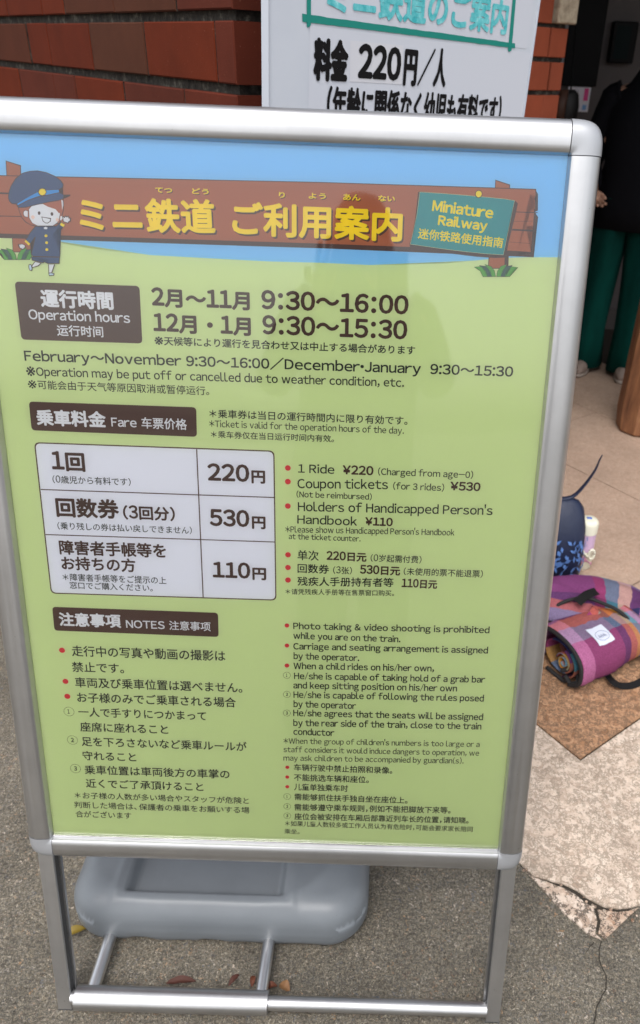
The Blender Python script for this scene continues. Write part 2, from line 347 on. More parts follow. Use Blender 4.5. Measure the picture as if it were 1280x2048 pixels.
    ('may ask children to be accompanied by guardian(s).', 366.2, 153.3, 642.3, 158.6, 9.7, 'k', 0.05, 'L'),
    ('车辆行驶中禁止拍照和录像。', 382.2, 134.8, 533.7, 136.4, 12.3, 'k', 0.3, 'J'),
    ('不能挑选车辆和座位。', 382.2, 115.9, 498.1, 118.1, 12.5, 'k', 0.3, 'J'),
    ('儿童单独乘车时', 382.2, 98.6, 466.2, 100.1, 12.6, 'k', 0.3, 'J'),
    ('需能够抓住扶手独自坐在座位上。', 382.9, 79.9, 559.7, 82.1, 12.2, 'k', 0.3, 'J'),
    ('需能够遵守乘车规则，例如不能把脚放下来等。', 382.9, 61.3, 628.2, 64.8, 12.4, 'k', 0.3, 'J'),
    ('座位会被安排在车厢后部靠近列车长的位置，请知晓。', 382.8, 43.6, 657.8, 46.7, 12.2, 'k', 0.3, 'J'),
    ('＊如果儿童人数较多或工作人员认为有危险时，可能会要求家长陪同', 367.8, 29.5, 665.2, 31.9, 10.2, 'k', 0, 'J'),
    ('乘坐。', 366.9, 15.4, 390.7, 15.8, 9.5, 'k', 0, 'J'),
]
BOARD_TEXT = [
    ('ミニ鉄道のご案内', 35.1, 1503.9, 476.2, 1509.0, 52.9, 'c', 4, 'J'),
    ('料金', 11.8, 1416.4, 82.7, 1417.7, 55.0, 'x', 5.5, 'J'),
    ('220', 103.7, 1423.7, 201.6, 1425.4, 46.4, 'x', 5, 'L'),
    ('円', 208.5, 1418.1, 241.4, 1418.2, 55.4, 'x', 4.5, 'J'),
    ('／', 244.4, 1419.5, 284.4, 1419.5, 55.0, 'x', 1.5, 'J'),
    ('人', 284.0, 1419.1, 318.0, 1418.8, 57.4, 'x', 3.5, 'J'),
    ('(年齢に関係なく幼児も有料です)', 40.9, 1360.6, 491.4, 1360.6, 50.0, 'x', 3, 'J'),
]
DOTS = [(375.0, 618.6, 4.2), (374.9, 599.5, 4.3), (374.7, 564.8, 4.3), (374.6, 493.2, 4.3), (374.5, 474.0, 4.3), (374.4, 454.9, 4.4), (44.9, 331.0, 4.7), (44.9, 279.3, 4.7), (45.2, 253.9, 4.8), (372.5, 383.6, 3.6), (372.4, 351.3, 3.6), (372.2, 318.4, 3.7), (371.9, 141.3, 3.3), (371.8, 123.3, 3.3), (371.7, 105.3, 3.3)]
RINGS = [(1, 45.2, 227.8, 7.9), (2, 45.7, 177.7, 8.0), (3, 45.6, 126.2, 8.1), (1, 372.1, 302.2, 5.5), (2, 372.0, 269.9, 5.6), (3, 371.8, 237.8, 5.6), (1, 371.6, 87.0, 5.7), (2, 371.5, 68.3, 5.7), (3, 371.4, 50.4, 5.8)]
SHAPES = {
    'hill': [(85.2, 896.9), (109.2, 892.0), (145.5, 887.5), (206.6, 883.9), (280.3, 882.0), (354.2, 881.8), (415.8, 882.6), (477.6, 882.2), (568.1, 887.3), (606.7, 892.3), (638.4, 896.4), (667.9, 898.3), (709.6, 899.9)],
    'box1': [(36.2, 846.3), (191.2, 846.7), (190.3, 776.1), (36.6, 775.4)],
    'box2': [(37.1, 695.9), (255.4, 696.4), (254.8, 656.8), (36.6, 657.5)],
    'box3': [(37.6, 400.5), (274.1, 400.1), (273.7, 361.4), (37.0, 362.7)],
    'table': [(38.8, 640.7), (356.4, 641.0), (357.0, 423.3), (38.7, 422.0)],
    'tv': [(253.7, 639.9), (253.8, 423.3)],
    'th1': [(40.0, 575.8), (356.8, 576.3)],
    'th2': [(39.8, 510.6), (356.5, 511.6)],
    'plank': [(-6.4, 966.8), (32.9, 967.2), (415.0, 973.7), (673.2, 975.5), (674.0, 968.5), (667.2, 970.2), (673.8, 964.0), (674.8, 954.0), (667.4, 954.8), (673.9, 950.6), (674.2, 934.7), (665.7, 934.4), (673.3, 931.2), (672.8, 924.3), (669.1, 924.2), (673.3, 918.6), (674.3, 904.7), (658.0, 905.2), (415.6, 905.0), (24.9, 902.2), (-15.3, 901.8)],
    'plankshade': [(-15.3, 901.8), (24.9, 902.2), (415.6, 905.0), (674.3, 904.7), (674.5, 912.8), (670.3, 950.4), (673.3, 975.2), (676.7, 970.8), (678.3, 952.4), (674.8, 950.6), (679.3, 945.1), (677.1, 930.2), (675.4, 929.0), (678.3, 905.4), (678.6, 898.7), (658.6, 898.9), (415.7, 899.5), (24.3, 897.0), (-16.0, 896.6)],
    'post_r': [(625.4, 974.0), (625.1, 983.6), (641.5, 979.3), (641.9, 974.6)],
    'post_rb': [(624.1, 898.7), (643.0, 898.9), (643.7, 884.8), (624.0, 884.1)],
    'post_rs': [(642.5, 898.8), (646.8, 899.0), (647.4, 888.5), (643.5, 887.1)],
    'post_l': [(41.5, 966.9), (42.5, 983.3), (58.3, 979.2), (57.3, 967.0)],
    'post_lb': [(40.0, 898.7), (62.3, 898.9), (60.5, 882.6), (38.9, 881.8)],
    'line1': [(652.2, 949.8), (678.2, 949.9)],
    'line2': [(649.1, 929.5), (674.7, 929.3)],
    'line3': [(-5.4, 948.1), (48.5, 948.1)],
    'line4': [(-8.9, 921.8), (54.6, 922.7)],
    'line5': [(650.7, 938.9), (673.7, 940.3)],
    'line6': [(646.7, 915.3), (672.5, 914.5)],
    'teal': [(535.1, 967.6), (559.2, 967.1), (589.3, 966.0), (616.5, 964.7), (637.7, 963.6), (649.0, 962.3), (646.4, 946.2), (643.5, 923.2), (640.8, 900.4), (621.5, 900.7), (593.7, 902.3), (562.8, 904.9), (526.5, 908.5), (530.1, 921.9), (532.7, 942.0), (534.3, 958.9)],
    'tealshade': [(532.7, 967.8), (535.1, 968.4), (648.9, 963.1), (653.5, 959.5), (651.4, 944.6), (645.9, 913.5), (644.5, 897.2), (631.1, 896.1), (606.3, 896.9), (526.0, 903.3), (525.2, 908.5), (530.0, 923.6), (532.1, 942.0)],
    'pin': [(605.6, 968.2)],
}
GRASS = [
    (0, [(618.0, 873.8), (614.2, 880.2), (611.3, 883.6), (606.6, 884.6), (615.5, 885.5), (621.1, 880.4), (623.5, 874.0)]),
    (1, [(622.9, 874.0), (619.5, 880.4), (616.9, 883.8), (612.7, 886.6), (621.4, 885.7), (626.7, 880.6), (629.1, 874.2)]),
    (0, [(628.5, 874.2), (625.3, 880.6), (623.1, 884.0), (619.4, 888.0), (626.9, 885.9), (631.4, 880.8), (633.4, 874.4)]),
    (0, [(634.7, 874.4), (635.6, 881.0), (639.0, 886.4), (645.9, 889.0), (643.2, 884.2), (641.6, 880.6), (639.6, 874.6)]),
    (1, [(639.6, 874.6), (640.8, 881.1), (644.8, 886.6), (652.7, 888.1), (649.7, 884.4), (648.0, 880.8), (645.8, 874.8)]),
    (0, [(644.6, 874.8), (646.0, 881.3), (650.7, 886.8), (659.7, 886.0), (655.5, 884.6), (653.4, 881.0), (650.8, 875.0)]),
    (0, [(26.9, 872.0), (24.6, 878.1), (22.5, 881.3), (18.3, 882.3), (26.8, 883.1), (31.1, 878.3), (32.2, 872.2)]),
    (1, [(31.6, 872.2), (29.6, 878.3), (27.8, 881.5), (24.3, 884.2), (32.4, 883.3), (36.4, 878.5), (37.5, 872.4)]),
    (0, [(36.9, 872.4), (35.1, 878.5), (33.6, 881.7), (30.9, 885.5), (37.6, 883.5), (40.8, 878.7), (41.6, 872.6)]),
    (0, [(42.7, 872.6), (44.9, 878.8), (49.0, 884.0), (56.0, 886.4), (52.6, 881.9), (50.4, 878.5), (47.4, 872.8)]),
    (1, [(47.4, 872.8), (49.8, 879.0), (54.6, 884.2), (62.3, 885.6), (58.7, 882.1), (56.4, 878.7), (53.3, 873.0)]),
    (0, [(52.1, 873.0), (54.6, 879.2), (60.1, 884.4), (68.5, 883.6), (64.2, 882.3), (61.5, 878.9), (58.0, 873.2)]),
]
CHILD = [
    ('ink', [(50.6, 933.1), (51.4, 927.8), (53.7, 921.1), (57.8, 915.9), (64.8, 912.7), (70.9, 911.4), (99.5, 915.9), (105.7, 931.8), (106.9, 943.9)]),
    ('hair', [(51.5, 933.2), (52.1, 927.8), (54.5, 921.6), (58.4, 916.9), (63.8, 913.8), (70.0, 912.9), (98.5, 916.9), (104.7, 931.7), (106.1, 943.9)]),
    ('ear', [(61.9, 929.0), (59.3, 929.6), (57.2, 928.5), (56.4, 925.6), (57.6, 923.0), (61.1, 922.3)]),
    ('earR', [(100.9, 924.8), (103.0, 925.0), (103.2, 921.9), (101.1, 919.9), (99.9, 920.3)]),
    ('face', [(63.7, 931.2), (67.2, 934.7), (73.6, 936.9), (81.0, 937.8), (86.9, 934.9), (95.9, 932.4), (100.7, 928.2), (99.0, 921.8), (96.3, 917.3), (89.8, 913.1), (82.3, 911.4), (73.1, 912.5), (66.1, 915.7), (63.1, 921.4)]),
    ('fringe', [(80.0, 938.4), (95.8, 941.6), (104.2, 943.3), (101.5, 931.6), (99.6, 927.6), (95.9, 932.4), (86.9, 934.9)]),
    ('glint', [(103.7, 943.5), (105.7, 942.4), (105.7, 937.6), (103.6, 931.7), (103.9, 937.5)]),
    ('capink', [(39.9, 942.9), (40.9, 948.7), (44.4, 956.4), (51.1, 965.2), (60.0, 971.4), (69.5, 974.1), (78.7, 974.9), (88.8, 973.4), (98.6, 969.8), (105.4, 965.3), (108.2, 960.7), (107.1, 956.8), (102.2, 954.0), (102.9, 950.9), (107.4, 949.2), (115.2, 949.7), (115.0, 948.0), (107.7, 947.5), (106.4, 944.4), (101.0, 942.2), (87.3, 939.6), (73.6, 936.4), (59.7, 932.8), (50.8, 932.2), (48.7, 936.0), (43.6, 936.4), (40.8, 939.1)]),
    ('cap', [(40.6, 942.9), (41.7, 948.7), (45.2, 956.1), (51.8, 964.7), (60.4, 970.8), (69.4, 973.5), (78.6, 974.2), (88.5, 972.7), (98.1, 969.1), (104.6, 964.7), (107.3, 960.5), (106.3, 957.4), (102.3, 955.1), (86.7, 953.7), (76.2, 951.4), (64.2, 945.2), (49.9, 937.3), (44.2, 937.2), (41.6, 939.6)]),
    ('band', [(49.8, 936.7), (64.2, 944.9), (76.2, 950.9), (86.7, 953.2), (101.7, 954.5), (102.0, 951.7), (88.3, 948.5), (75.6, 946.1), (63.8, 941.8), (50.9, 935.4)]),
    ('peak', [(51.1, 934.6), (63.7, 940.9), (75.5, 945.1), (88.2, 947.7), (102.3, 951.1), (107.0, 948.7), (106.0, 945.1), (100.9, 943.0), (87.4, 940.4), (73.7, 937.3), (59.8, 933.7), (51.7, 933.0)]),
    ('badgeink', [(82.3, 955.9), (85.8, 954.9), (87.1, 951.3), (85.1, 947.9), (81.3, 946.5), (77.9, 947.6), (76.6, 950.9), (78.6, 954.6)]),
    ('badge', [(82.2, 955.1), (85.1, 954.2), (86.3, 951.3), (84.5, 948.5), (81.4, 947.4), (78.7, 948.3), (77.5, 951.0), (79.3, 954.0)]),
    ('eyeL', [(75.6, 929.6), (77.1, 928.6), (77.0, 926.3), (75.4, 925.0), (74.0, 925.9), (74.0, 928.3)]),
    ('eyeR', [(91.1, 929.1), (92.5, 928.2), (92.5, 925.8), (90.8, 924.6), (89.4, 925.5), (89.4, 927.9)]),
    ('mouthink', [(77.7, 923.4), (83.5, 922.7), (89.4, 922.2), (88.8, 918.5), (84.9, 915.9), (81.8, 916.0), (78.9, 918.1)]),
    ('mouth', [(78.6, 922.5), (83.4, 921.9), (88.3, 921.1), (87.4, 918.4), (84.5, 916.7), (82.1, 916.8), (79.7, 918.7)]),
    ('cheek', [(67.6, 924.7), (69.6, 923.6), (69.7, 921.7), (67.6, 920.1), (65.7, 921.0), (65.4, 923.3)]),
    ('cheekR', [(96.8, 922.7), (98.5, 921.8), (98.6, 919.3), (96.6, 918.0), (95.1, 919.2), (95.0, 921.3)]),
    ('ink', [(69.5, 912.8), (61.8, 904.7), (54.4, 894.5), (60.1, 889.7), (66.2, 896.9), (60.2, 879.2), (62.4, 876.8), (95.7, 877.0), (96.7, 882.1), (92.6, 898.9), (90.8, 902.3), (98.6, 907.0), (106.2, 915.2), (101.3, 918.4), (95.1, 913.8), (92.9, 912.2), (82.2, 910.2)]),
    ('coat', [(69.9, 911.7), (62.6, 904.2), (55.4, 894.7), (59.9, 890.9), (67.0, 899.4), (68.6, 900.0), (61.3, 879.6), (63.2, 877.6), (95.3, 877.9), (95.8, 882.0), (91.7, 898.7), (89.6, 902.7), (97.7, 908.0), (105.1, 914.9), (101.3, 917.4), (95.2, 912.8), (92.8, 911.5), (82.2, 909.6)]),
    ('collar', [(79.1, 910.7), (81.9, 912.0), (84.2, 910.9), (83.2, 909.2), (80.0, 909.1)]),
    ('cuff', [(54.3, 894.0), (56.1, 896.0), (60.9, 891.7), (59.1, 889.5)]),
    ('cuffR', [(99.4, 914.9), (101.2, 917.4), (105.7, 915.2), (103.3, 912.3)]),
    ('handink', [(54.9, 889.5), (51.1, 891.4), (47.9, 890.8), (45.5, 890.4), (47.1, 888.2), (46.6, 886.4), (48.6, 885.3), (51.1, 883.9), (52.9, 886.0), (54.5, 886.7)]),
    ('hand', [(54.0, 889.3), (51.0, 890.6), (48.2, 890.1), (47.1, 889.8), (48.0, 888.3), (47.8, 886.7), (49.4, 886.1), (51.2, 885.2), (52.5, 886.9), (53.9, 887.5)]),
    ('handink', [(103.7, 918.5), (103.4, 921.9), (103.3, 925.3), (106.0, 924.2), (107.2, 926.0), (109.2, 924.6), (110.9, 926.1), (111.4, 923.2), (113.9, 923.3), (112.5, 920.8), (113.1, 918.9), (111.0, 918.5), (110.0, 916.7), (107.4, 917.2)]),
    ('hand', [(104.6, 919.0), (104.4, 922.0), (104.4, 923.9), (106.1, 922.8), (107.4, 924.5), (108.8, 923.3), (110.2, 924.5), (110.5, 922.2), (112.4, 922.5), (111.2, 920.8), (111.7, 919.5), (110.2, 919.4), (109.5, 917.8), (107.5, 918.2)]),
    ('ink', [(60.3, 876.9), (95.7, 877.5), (94.4, 869.4), (80.1, 868.9), (79.0, 873.9), (77.4, 873.8), (75.0, 869.4), (60.8, 872.2)]),
    ('shorts', [(61.2, 876.1), (94.8, 876.8), (93.6, 870.3), (81.0, 869.7), (79.8, 874.8), (76.6, 874.7), (74.5, 870.4), (61.8, 872.9)]),
    ('legink', [(64.4, 871.3), (72.7, 869.6), (68.6, 865.9), (60.4, 863.4), (59.4, 865.6)]),
    ('leg', [(64.8, 870.6), (71.2, 869.3), (68.0, 866.7), (61.0, 864.4), (60.6, 865.6)]),
    ('legink', [(80.5, 868.4), (89.0, 868.7), (84.3, 858.3), (79.8, 858.0)]),
    ('leg', [(81.4, 868.2), (87.8, 868.4), (83.5, 858.9), (80.8, 858.6)]),
    ('legink', [(56.6, 867.5), (59.6, 867.8), (60.5, 862.6), (59.5, 859.7), (56.4, 860.4), (55.7, 864.4)]),
    ('shoe', [(57.2, 866.8), (59.0, 867.0), (59.7, 862.5), (58.8, 860.6), (57.0, 861.1), (56.6, 864.4)]),
    ('legink', [(79.6, 858.0), (83.3, 858.8), (87.2, 857.9), (86.3, 855.1), (80.2, 854.6)]),
    ('shoe', [(80.4, 857.4), (83.2, 858.1), (86.2, 857.3), (85.5, 855.8), (80.9, 855.5)]),
    ('btn', [(81.5, 903.4), (83.1, 902.5), (82.9, 900.7), (81.1, 899.9), (79.5, 900.6), (79.7, 902.4)]),
    ('btn', [(81.5, 895.5), (83.1, 894.6), (82.9, 892.8), (81.2, 891.9), (79.6, 892.6), (79.7, 894.4)]),
    ('btn', [(81.0, 887.5), (82.6, 886.6), (82.4, 884.7), (80.7, 883.9), (79.0, 884.6), (79.2, 886.4)]),
]
BOARD_BARS = [[(-10.6, 1498.9), (508.2, 1498.3), (510.3, 1490.5), (-10.4, 1489.6)], [(-3.4, 1539.3), (4.6, 1540.2), (5.7, 1486.7), (3.9, 1484.7), (-0.8, 1483.1), (-2.3, 1486.1)], [(481.0, 1592.6), (489.9, 1593.6), (499.3, 1486.2), (492.1, 1483.3), (488.6, 1484.7), (488.5, 1494.2)]]
BOARD_PATCH = [(85.5, 1473.2), (204.1, 1474.6), (207.1, 1419.5), (88.0, 1418.9)]

# ------------------------------------------------------------------ the ground and the terrace paving
bm = bmesh.new(); bmesh.ops.create_grid(bm, x_segments=2, y_segments=2, size=60)
struct(obj('ground', bm, M_CONC))
D1 = Vector((-0.61913, 0.78529, 0)); D2 = Vector((0.78529, 0.61913, 0)); K = Vector((0.602, 0.146, 0))
def pave(s, t): v = K + D2 * s + D1 * t; return (v.x, v.y)      # paving axes: s to the right and away, t to the left and away
floor = struct(thing('terrace_floor', 'stone paved terrace beside the concrete forecourt', 'floor')); del floor['category'], floor['label']
ZT = .006
bm = bmesh.new(); prism(bm, [pave(.01, .01), pave(7, .01), pave(7, 6), pave(.01, 6)], .0005, .0015); obj('joint_bed', bm, M_GAP, floor)
def jag(a, b_, n_, amp, seed):
    out = []
    for i in range(n_):
        t = i / n_; q = Vector(a) * (1 - t) + Vector(b_) * t; nrm = Vector((-(Vector(b_) - Vector(a)).y, (Vector(b_) - Vector(a)).x)).normalized()
        out.append(tuple(q + nrm * amp * noise.noise(Vector((q.x * 60, q.y * 60, seed)))))
    return out
g = .0022
# pale border slab: an L round the first brown tile, its near corner broken off
crack_line = [(0.470, 0.301), (0.4885, .2785), (0.507, .274), (0.532, 0.266), (.55, .262), (0.574, 0.249), (.588, .236), (0.603, 0.226), (.622, .216), (0.645, 0.213), (.668, .215), (0.695, 0.223)]
inner = jag(crack_line[-1], crack_line[-1], 1, 0, 1)
pts = jag(pave(0, 2.3), crack_line[0], 60, .004, 1) + crack_line + jag(crack_line[-1], pave(1.4, 0), 24, .004, 2) + [pave(1.4, 0), pave(1.4, .32 - g), pave(.312 - g, .32 - g), pave(.312 - g, 2.3)]
bm = bmesh.new(); prism(bm, pts, .0016, ZT); obj('border_slab', bm, M_SLAB, floor, label='pale pink stone border with its near corner broken off')
cc = [(0.474, .289), (0.488, .2755), (0.506, .271), (0.529, .260), (0.546, .254), (0.568, .240), (.582, .225), (0.599, .213), (.600, .185), (.59, .16), (.600, .150), (.575, .161), (.56, .178), (.54, .196), (.517, .232), (.497, .258)]
bm = bmesh.new(); prism(bm, [(x + .0012 * noise.noise(Vector((x * 200, y * 200, 0))), y) for x, y in cc], .001, .0048); obj('broken_corner', bm, M_CHIP2, floor, label='pale chipped piece of the border slab')
c2 = [(.606, .210), (.622, .209), (.645, .206), (.668, .209), (.690, .217), (.672, .203), (.648, .184), (.625, .164), (.608, .151), (.597, .162), (.607, .185)]
bm = bmesh.new(); prism(bm, c2, .001, .0038); obj('broken_corner', bm, M_CHIP, floor, label='orange stained piece of the border slab')
rng = random.Random(5)
for i in range(26):
    t = rng.random(); k = min(int(t * 11), 10); a = Vector(crack_line[k]); x, y = a.x + rng.uniform(-.004, .014), a.y - rng.uniform(.004, .026); r = rng.uniform(.0015, .0042)
    bm = bmesh.new(); bmesh.ops.create_icosphere(bm, subdivisions=1, radius=r)
    for v in bm.verts: v.co *= rng.uniform(.75, 1.2)
    bmesh.ops.translate(bm, verts=bm.verts, vec=(x, y, .005)); obj('stone_crumb', bm, M_CHIP if i % 3 else M_SLAB, floor)
def tile(s0, s1, t0, t1, m, lab=None):
    bm = bmesh.new(); prism(bm, [pave(s0 + g, t0 + g), pave(s1 - g, t0 + g), pave(s1 - g, t1 - g), pave(s0 + g, t1 - g)], .0016, ZT + rng.uniform(-.0004, .0004)); return obj('paving_tile', bm, m, floor, label=lab)
tile(.312, .909, .32, .98, M_BROWN, 'brown speckled tile at the corner')
tile(.312, .909, .98, 1.64, M_PINK); tile(.312, .909, 1.64, 2.3, M_BROWN)
tile(.909, 1.4, .32, .7, M_PINK)
for s0, s1, tt in ((.909, 1.505, (.7, 1.9, 3.1)), (1.505, 2.06, (-1.3, -.1, 1.7, 3.1)), (2.06, 2.66, (-1.3, .15, 1.35, 2.8)), (2.66, 3.26, (-1.3, -.1, .9, 2.1)), (3.26, 3.86, (-1.3, .3, 1.5, 2.7)), (3.86, 4.46, (-1.3, .3, 1.5, 2.7)), (4.46, 5.06, (-1.3, .3, 1.5, 2.7))):
    for a, b_ in zip(tt, tt[1:]): tile(s0, s1, a, b_, M_PINK)
for s0, s1 in ((1.4, 1.505),): tile(s0, s1, -1.3, .7, M_SLAB)
# crack running out of the broken corner across the concrete
def ribbon(pts, wd, z):
    bm = bmesh.new(); P = [Vector((x, y, z)) for x, y in pts]; prev = None
    for i, q in enumerate(P):
        t = (P[min(i + 1, len(P) - 1)] - P[max(i - 1, 0)]).normalized(); nn = Vector((-t.y, t.x, 0)) * wd[i]
        a, b_ = bm.verts.new(q + nn), bm.verts.new(q - nn)
        if prev: bm.faces.new((prev[0], prev[1], b_, a))
        prev = (a, b_)
    return bm
ck = []
for a, b_ in zip([(0.600, .147), (.592, .131), (.590, .117), (.591, .098), (.594, .082), (.590, .062), (.572, .036), (.560, .018), (.553, -.004)], [(.592, .131), (.590, .117), (.591, .098), (.594, .082), (.590, .062), (.572, .036), (.560, .018), (.553, -.004), (.556, -.08)]):
    ck += jag(a, b_, 5, .0028, 9)
obj_ck = obj('pavement_crack', ribbon(ck, [.0011 + .0007 * noise.noise(Vector((i * .7, 0, 0))) for i in range(len(ck))], .002), M_CRACK); struct(obj_ck)
ck2 = jag((.585, .145), (.560, .118), 6, .003, 3)
struct(obj('pavement_crack', ribbon(ck2, [.0011 - i * .00015 for i in range(len(ck2))], .002), M_CRACK))

# ------------------------------------------------------------------ brick pillar and brick jamb
def brick_mesh(cache, L, H, D, c=.0022):
    key = (round(L, 3), round(H, 3), round(D, 3))
    if key not in cache:
        bm = bmesh.new(); box(bm, 0, L, 0, D, 0, H)
        bmesh.ops.bevel(bm, geom=[e for e in bm.edges if all(v.co.y < .001 for v in e.verts)], offset=c, segments=1, affect='EDGES')
        me = bpy.data.meshes.new('brick'); bm.to_mesh(me); bm.free(); me.materials.append(M_BR1); me.materials.append(M_MORT)
        for p in me.polygons:
            if abs(p.normal.x) > .9: p.material_index = 1
        cache[key] = me
    return cache[key]
CACHE = {}
def add_brick(par, o, ang, x, z, L, H, D, mat, push=0, joint=True):
    """x along the face from its origin, face looks along local -y"""
    b_ = bpy.data.objects.new('brick', brick_mesh(CACHE, L, H, D)); COL.objects.link(b_)
    rot = Matrix.Rotation(ang, 3, 'Z'); q = Vector(o) + rot @ Vector((x, push, z)); b_.location = q - par.location; b_.rotation_euler = (0, 0, ang); b_.parent = par
    b_.material_slots[0].link = 'OBJECT'; b_.material_slots[0].material = mat; b_.material_slots[1].link = 'OBJECT'; b_.material_slots[1].material = M_MORT if joint else mat; return b_
C0 = Vector((-0.1002, 0.6455, 0)); AL = math.atan2(-D1.y, -D1.x); AR = math.atan2(D2.y, D2.x)
pil = thing('brick_pillar', 'dark red brick pillar corner behind the left of the framed sign', 'pillar', C0)
H, PITCH, Z0 = .0845, .0990, 1.404; rb = random.Random(3)
LF, RF = 1.75, .56
bm = bmesh.new(); e_ = .013
cc = [C0 + D1 * 0 + D2 * e_ + D1 * e_, C0 + D2 * (RF - e_) + D1 * e_, C0 + D2 * (RF - e_) + D1 * (LF - e_), C0 + D2 * e_ + D1 * (LF - e_)]
prism(bm, [((q - C0).x, (q - C0).y) for q in cc], 0, 2.4); obj('mortar', bm, M_MORT, pil)
MATS = [M_BR1, M_BR1, M_BR2, M_BR2, M_BR3]
fixed = {0: [M_BR2, M_BR1, M_BR3, M_BR1, M_BR1, M_BR3, M_BR1], 1: [M_BR2, M_BR3, M_BR3, M_BR1, M_BR1, M_BR1, M_BR1], -1: [M_BR2, M_BR2, M_BR1, M_BR2, M_BR2, M_BR1, M_BR1]}
for k in range(-14, 10):
    z = Z0 + PITCH * k
    even = k % 2 == 0
    ret = .060 if even else .19
    wr = .255 if even else .12
    seq = ([.272, .272, .266, .147, .30, .28, .15] if even else [.268, .276, .143, .272, .272, .25, .09])
    fm = fixed.get(k) or [rb.choice(MATS) for _ in range(8)]
    # corner brick turns the corner: seen on both faces
    add_brick(pil, C0, AL, -ret, z, ret - .0005, H, wr, fm[0], 0, False)
    s = ret + .006
    for i, L in enumerate(seq):
        if even and i == 4: s += .011
        L2 = min(L, LF - s)
        if L2 > .03: add_brick(pil, C0, AL, -(s + L2), z + rb.uniform(-.0008, .0008), L2, H - .001, .05, fm[i + 1] if i + 1 < len(fm) else M_BR1, rb.uniform(-.0012, .001))
        s += L + .006
    s = wr + .004
    while s < RF - .03:
        L2 = min(.268, RF - s); add_brick(pil, C0, AR, s, z, L2, H - .001, .05, rb.choice(MATS), rb.uniform(-.001, .001)); s += L2 + .004
E0 = Vector((.722, 2.372, 0))
jamb = thing('brick_wall', 'orange red brick wall end by the dark entrance', 'wall', E0)
bm = bmesh.new(); e_ = .012
q = [E0 - D2 * (1.2), E0 - D2 * e_ * .5, E0 - D2 * e_ * .5 + D1 * .35, E0 - D2 * 1.2 + D1 * .35]; q[0] += D1 * e_; q[1] += D1 * e_
prism(bm, [((v - E0).x, (v - E0).y) for v in q], 0, 2.35); obj('mortar', bm, M_MORT, jamb)
for k in range(16):
    z = 1.553 - PITCH * (k + 1) + .012
    if z < 0: break
    L = .062 if k % 2 else .082
    s = 0
    while s < 1.15:
        gp = .008 if s == 0 and k % 2 else .003
        add_brick(jamb, E0, AR, -(s + L), z, L, H, .25 if s == 0 else .05, M_BRO, rb.uniform(-.0015, .0015), s > 0); s += L + gp; L = .262
for k in range(8):
    z = 1.562 + PITCH * k
    s = .084
    while s < 1.1: add_brick(jamb, E0, AR, -(s + .262), z, .262, H, .05, M_BRO); s += .266
bm = bmesh.new(); box(bm, -.078, .016, -.02, .3, 1.563, 1.86, bev=.006); bmesh.ops.subdivide_edges(bm, edges=bm.edges, cuts=3, use_grid_fill=True)
for v in bm.verts: v.co += Vector((0, 1, 1)) * .004 * noise.noise(v.co * 30)
o = obj('sandstone_block', bm, M_SAND, jamb); o.rotation_euler = (0, 0, AR)

# ------------------------------------------------------------------ the dim entrance behind
M_WALL = M('grey_painted_wall', srgb(112, 104, 104), .7); n = N(M_WALL); n.col(n.ramp(n.noise(n.world(), 3, 4)[0], [(.3, srgb(76, 70, 71)), (.7, srgb(88, 82, 82))]))
M_DARK = M('dark_panel', (.003, .003, .004), .6, 0, **{'Specular IOR Level': .15}); M_ROOF = M('roof_soffit', srgb(62, 56, 52), .8); M_BASE = M('skirting', srgb(70, 64, 62), .6)
hall = thing('entrance_building', 'dim grey walled entrance under a low roof', 'building')
bm = bmesh.new(); box(bm, -1.6, 4.4, 4.15, 4.3, 0, 2.5); obj('back_wall', bm, M_WALL, hall)
bm = bmesh.new(); box(bm, -1.75, -1.6, 2.2, 4.3, 0, 2.5); obj('added_side_wall', bm, M_WALL, hall)  # unseen walls on both sides, added to keep the interior dark
bm = bmesh.new(); box(bm, 3.0, 3.15, 1.9, 4.15, 0, 2.5); obj('added_side_wall', bm, M_WALL, hall)
bm = bmesh.new(); box(bm, -1.9, 4.7, 1.55, 4.45, 2.5, 2.68); obj('roof', bm, M_ROOF, hall)
bm = bmesh.new(); box(bm, -1.6, 4.4, 4.138, 4.149, 0, .13); obj('skirting_board', bm, M_BASE, hall)
bm = bmesh.new(); box(bm, 1.045, 1.235, 4.11, 4.148, 1.345, 2.2, bev=.004); o = tag(obj('notice_panel', bm, M_DARK), 'tall black panel hung on the dim grey wall', 'panel')
bm = bmesh.new(); box(bm, 1.03, 1.044, 4.12, 4.148, 1.33, 2.2); obj('panel_edge', bm, M('panel_edge', srgb(120, 118, 122), .4), o)
mon = thing('wall_display', 'black framed wall display with dark teal screen above the person', 'display', (1.34, 4.1, 1.55))
bm = bmesh.new(); box(bm, -.065, .065, -.02, .045, -.09, .1, bev=.006); obj('frame', bm, M_DARK, mon)
bm = bmesh.new(); box(bm, -.047, .03, -.0225, -.0202, -.07, .08); obj('screen', bm, M('teal_screen', srgb(12, 24, 26), .6, 0, **{'Specular IOR Level': .1}), mon)
pos = thing('wall_poster', 'white poster with pink column on the dim wall beside the brick', 'poster', (1.15, 4.125, 1.28))
bm = bmesh.new(); box(bm, -.062, .062, 0, .002, -.06, .06); obj('sheet', bm, M('poster_paper', srgb(215, 212, 222), .6), pos)
M_PK = M('poster_pink', srgb(220, 70, 140), .6); M_BL = M('poster_blue', srgb(120, 165, 215), .6); M_GR = M('poster_grey', srgb(90, 90, 100), .6)
def flat(bm, x0, x1, z0, z1, y): bm.faces.new([bm.verts.new(c) for c in ((x0, y, z0), (x1, y, z0), (x1, y, z1), (x0, y, z1))])
bm = bmesh.new(); flat(bm, .028, .052, -.005, .055, -.0006); obj('pink_band', bm, M_PK, pos)
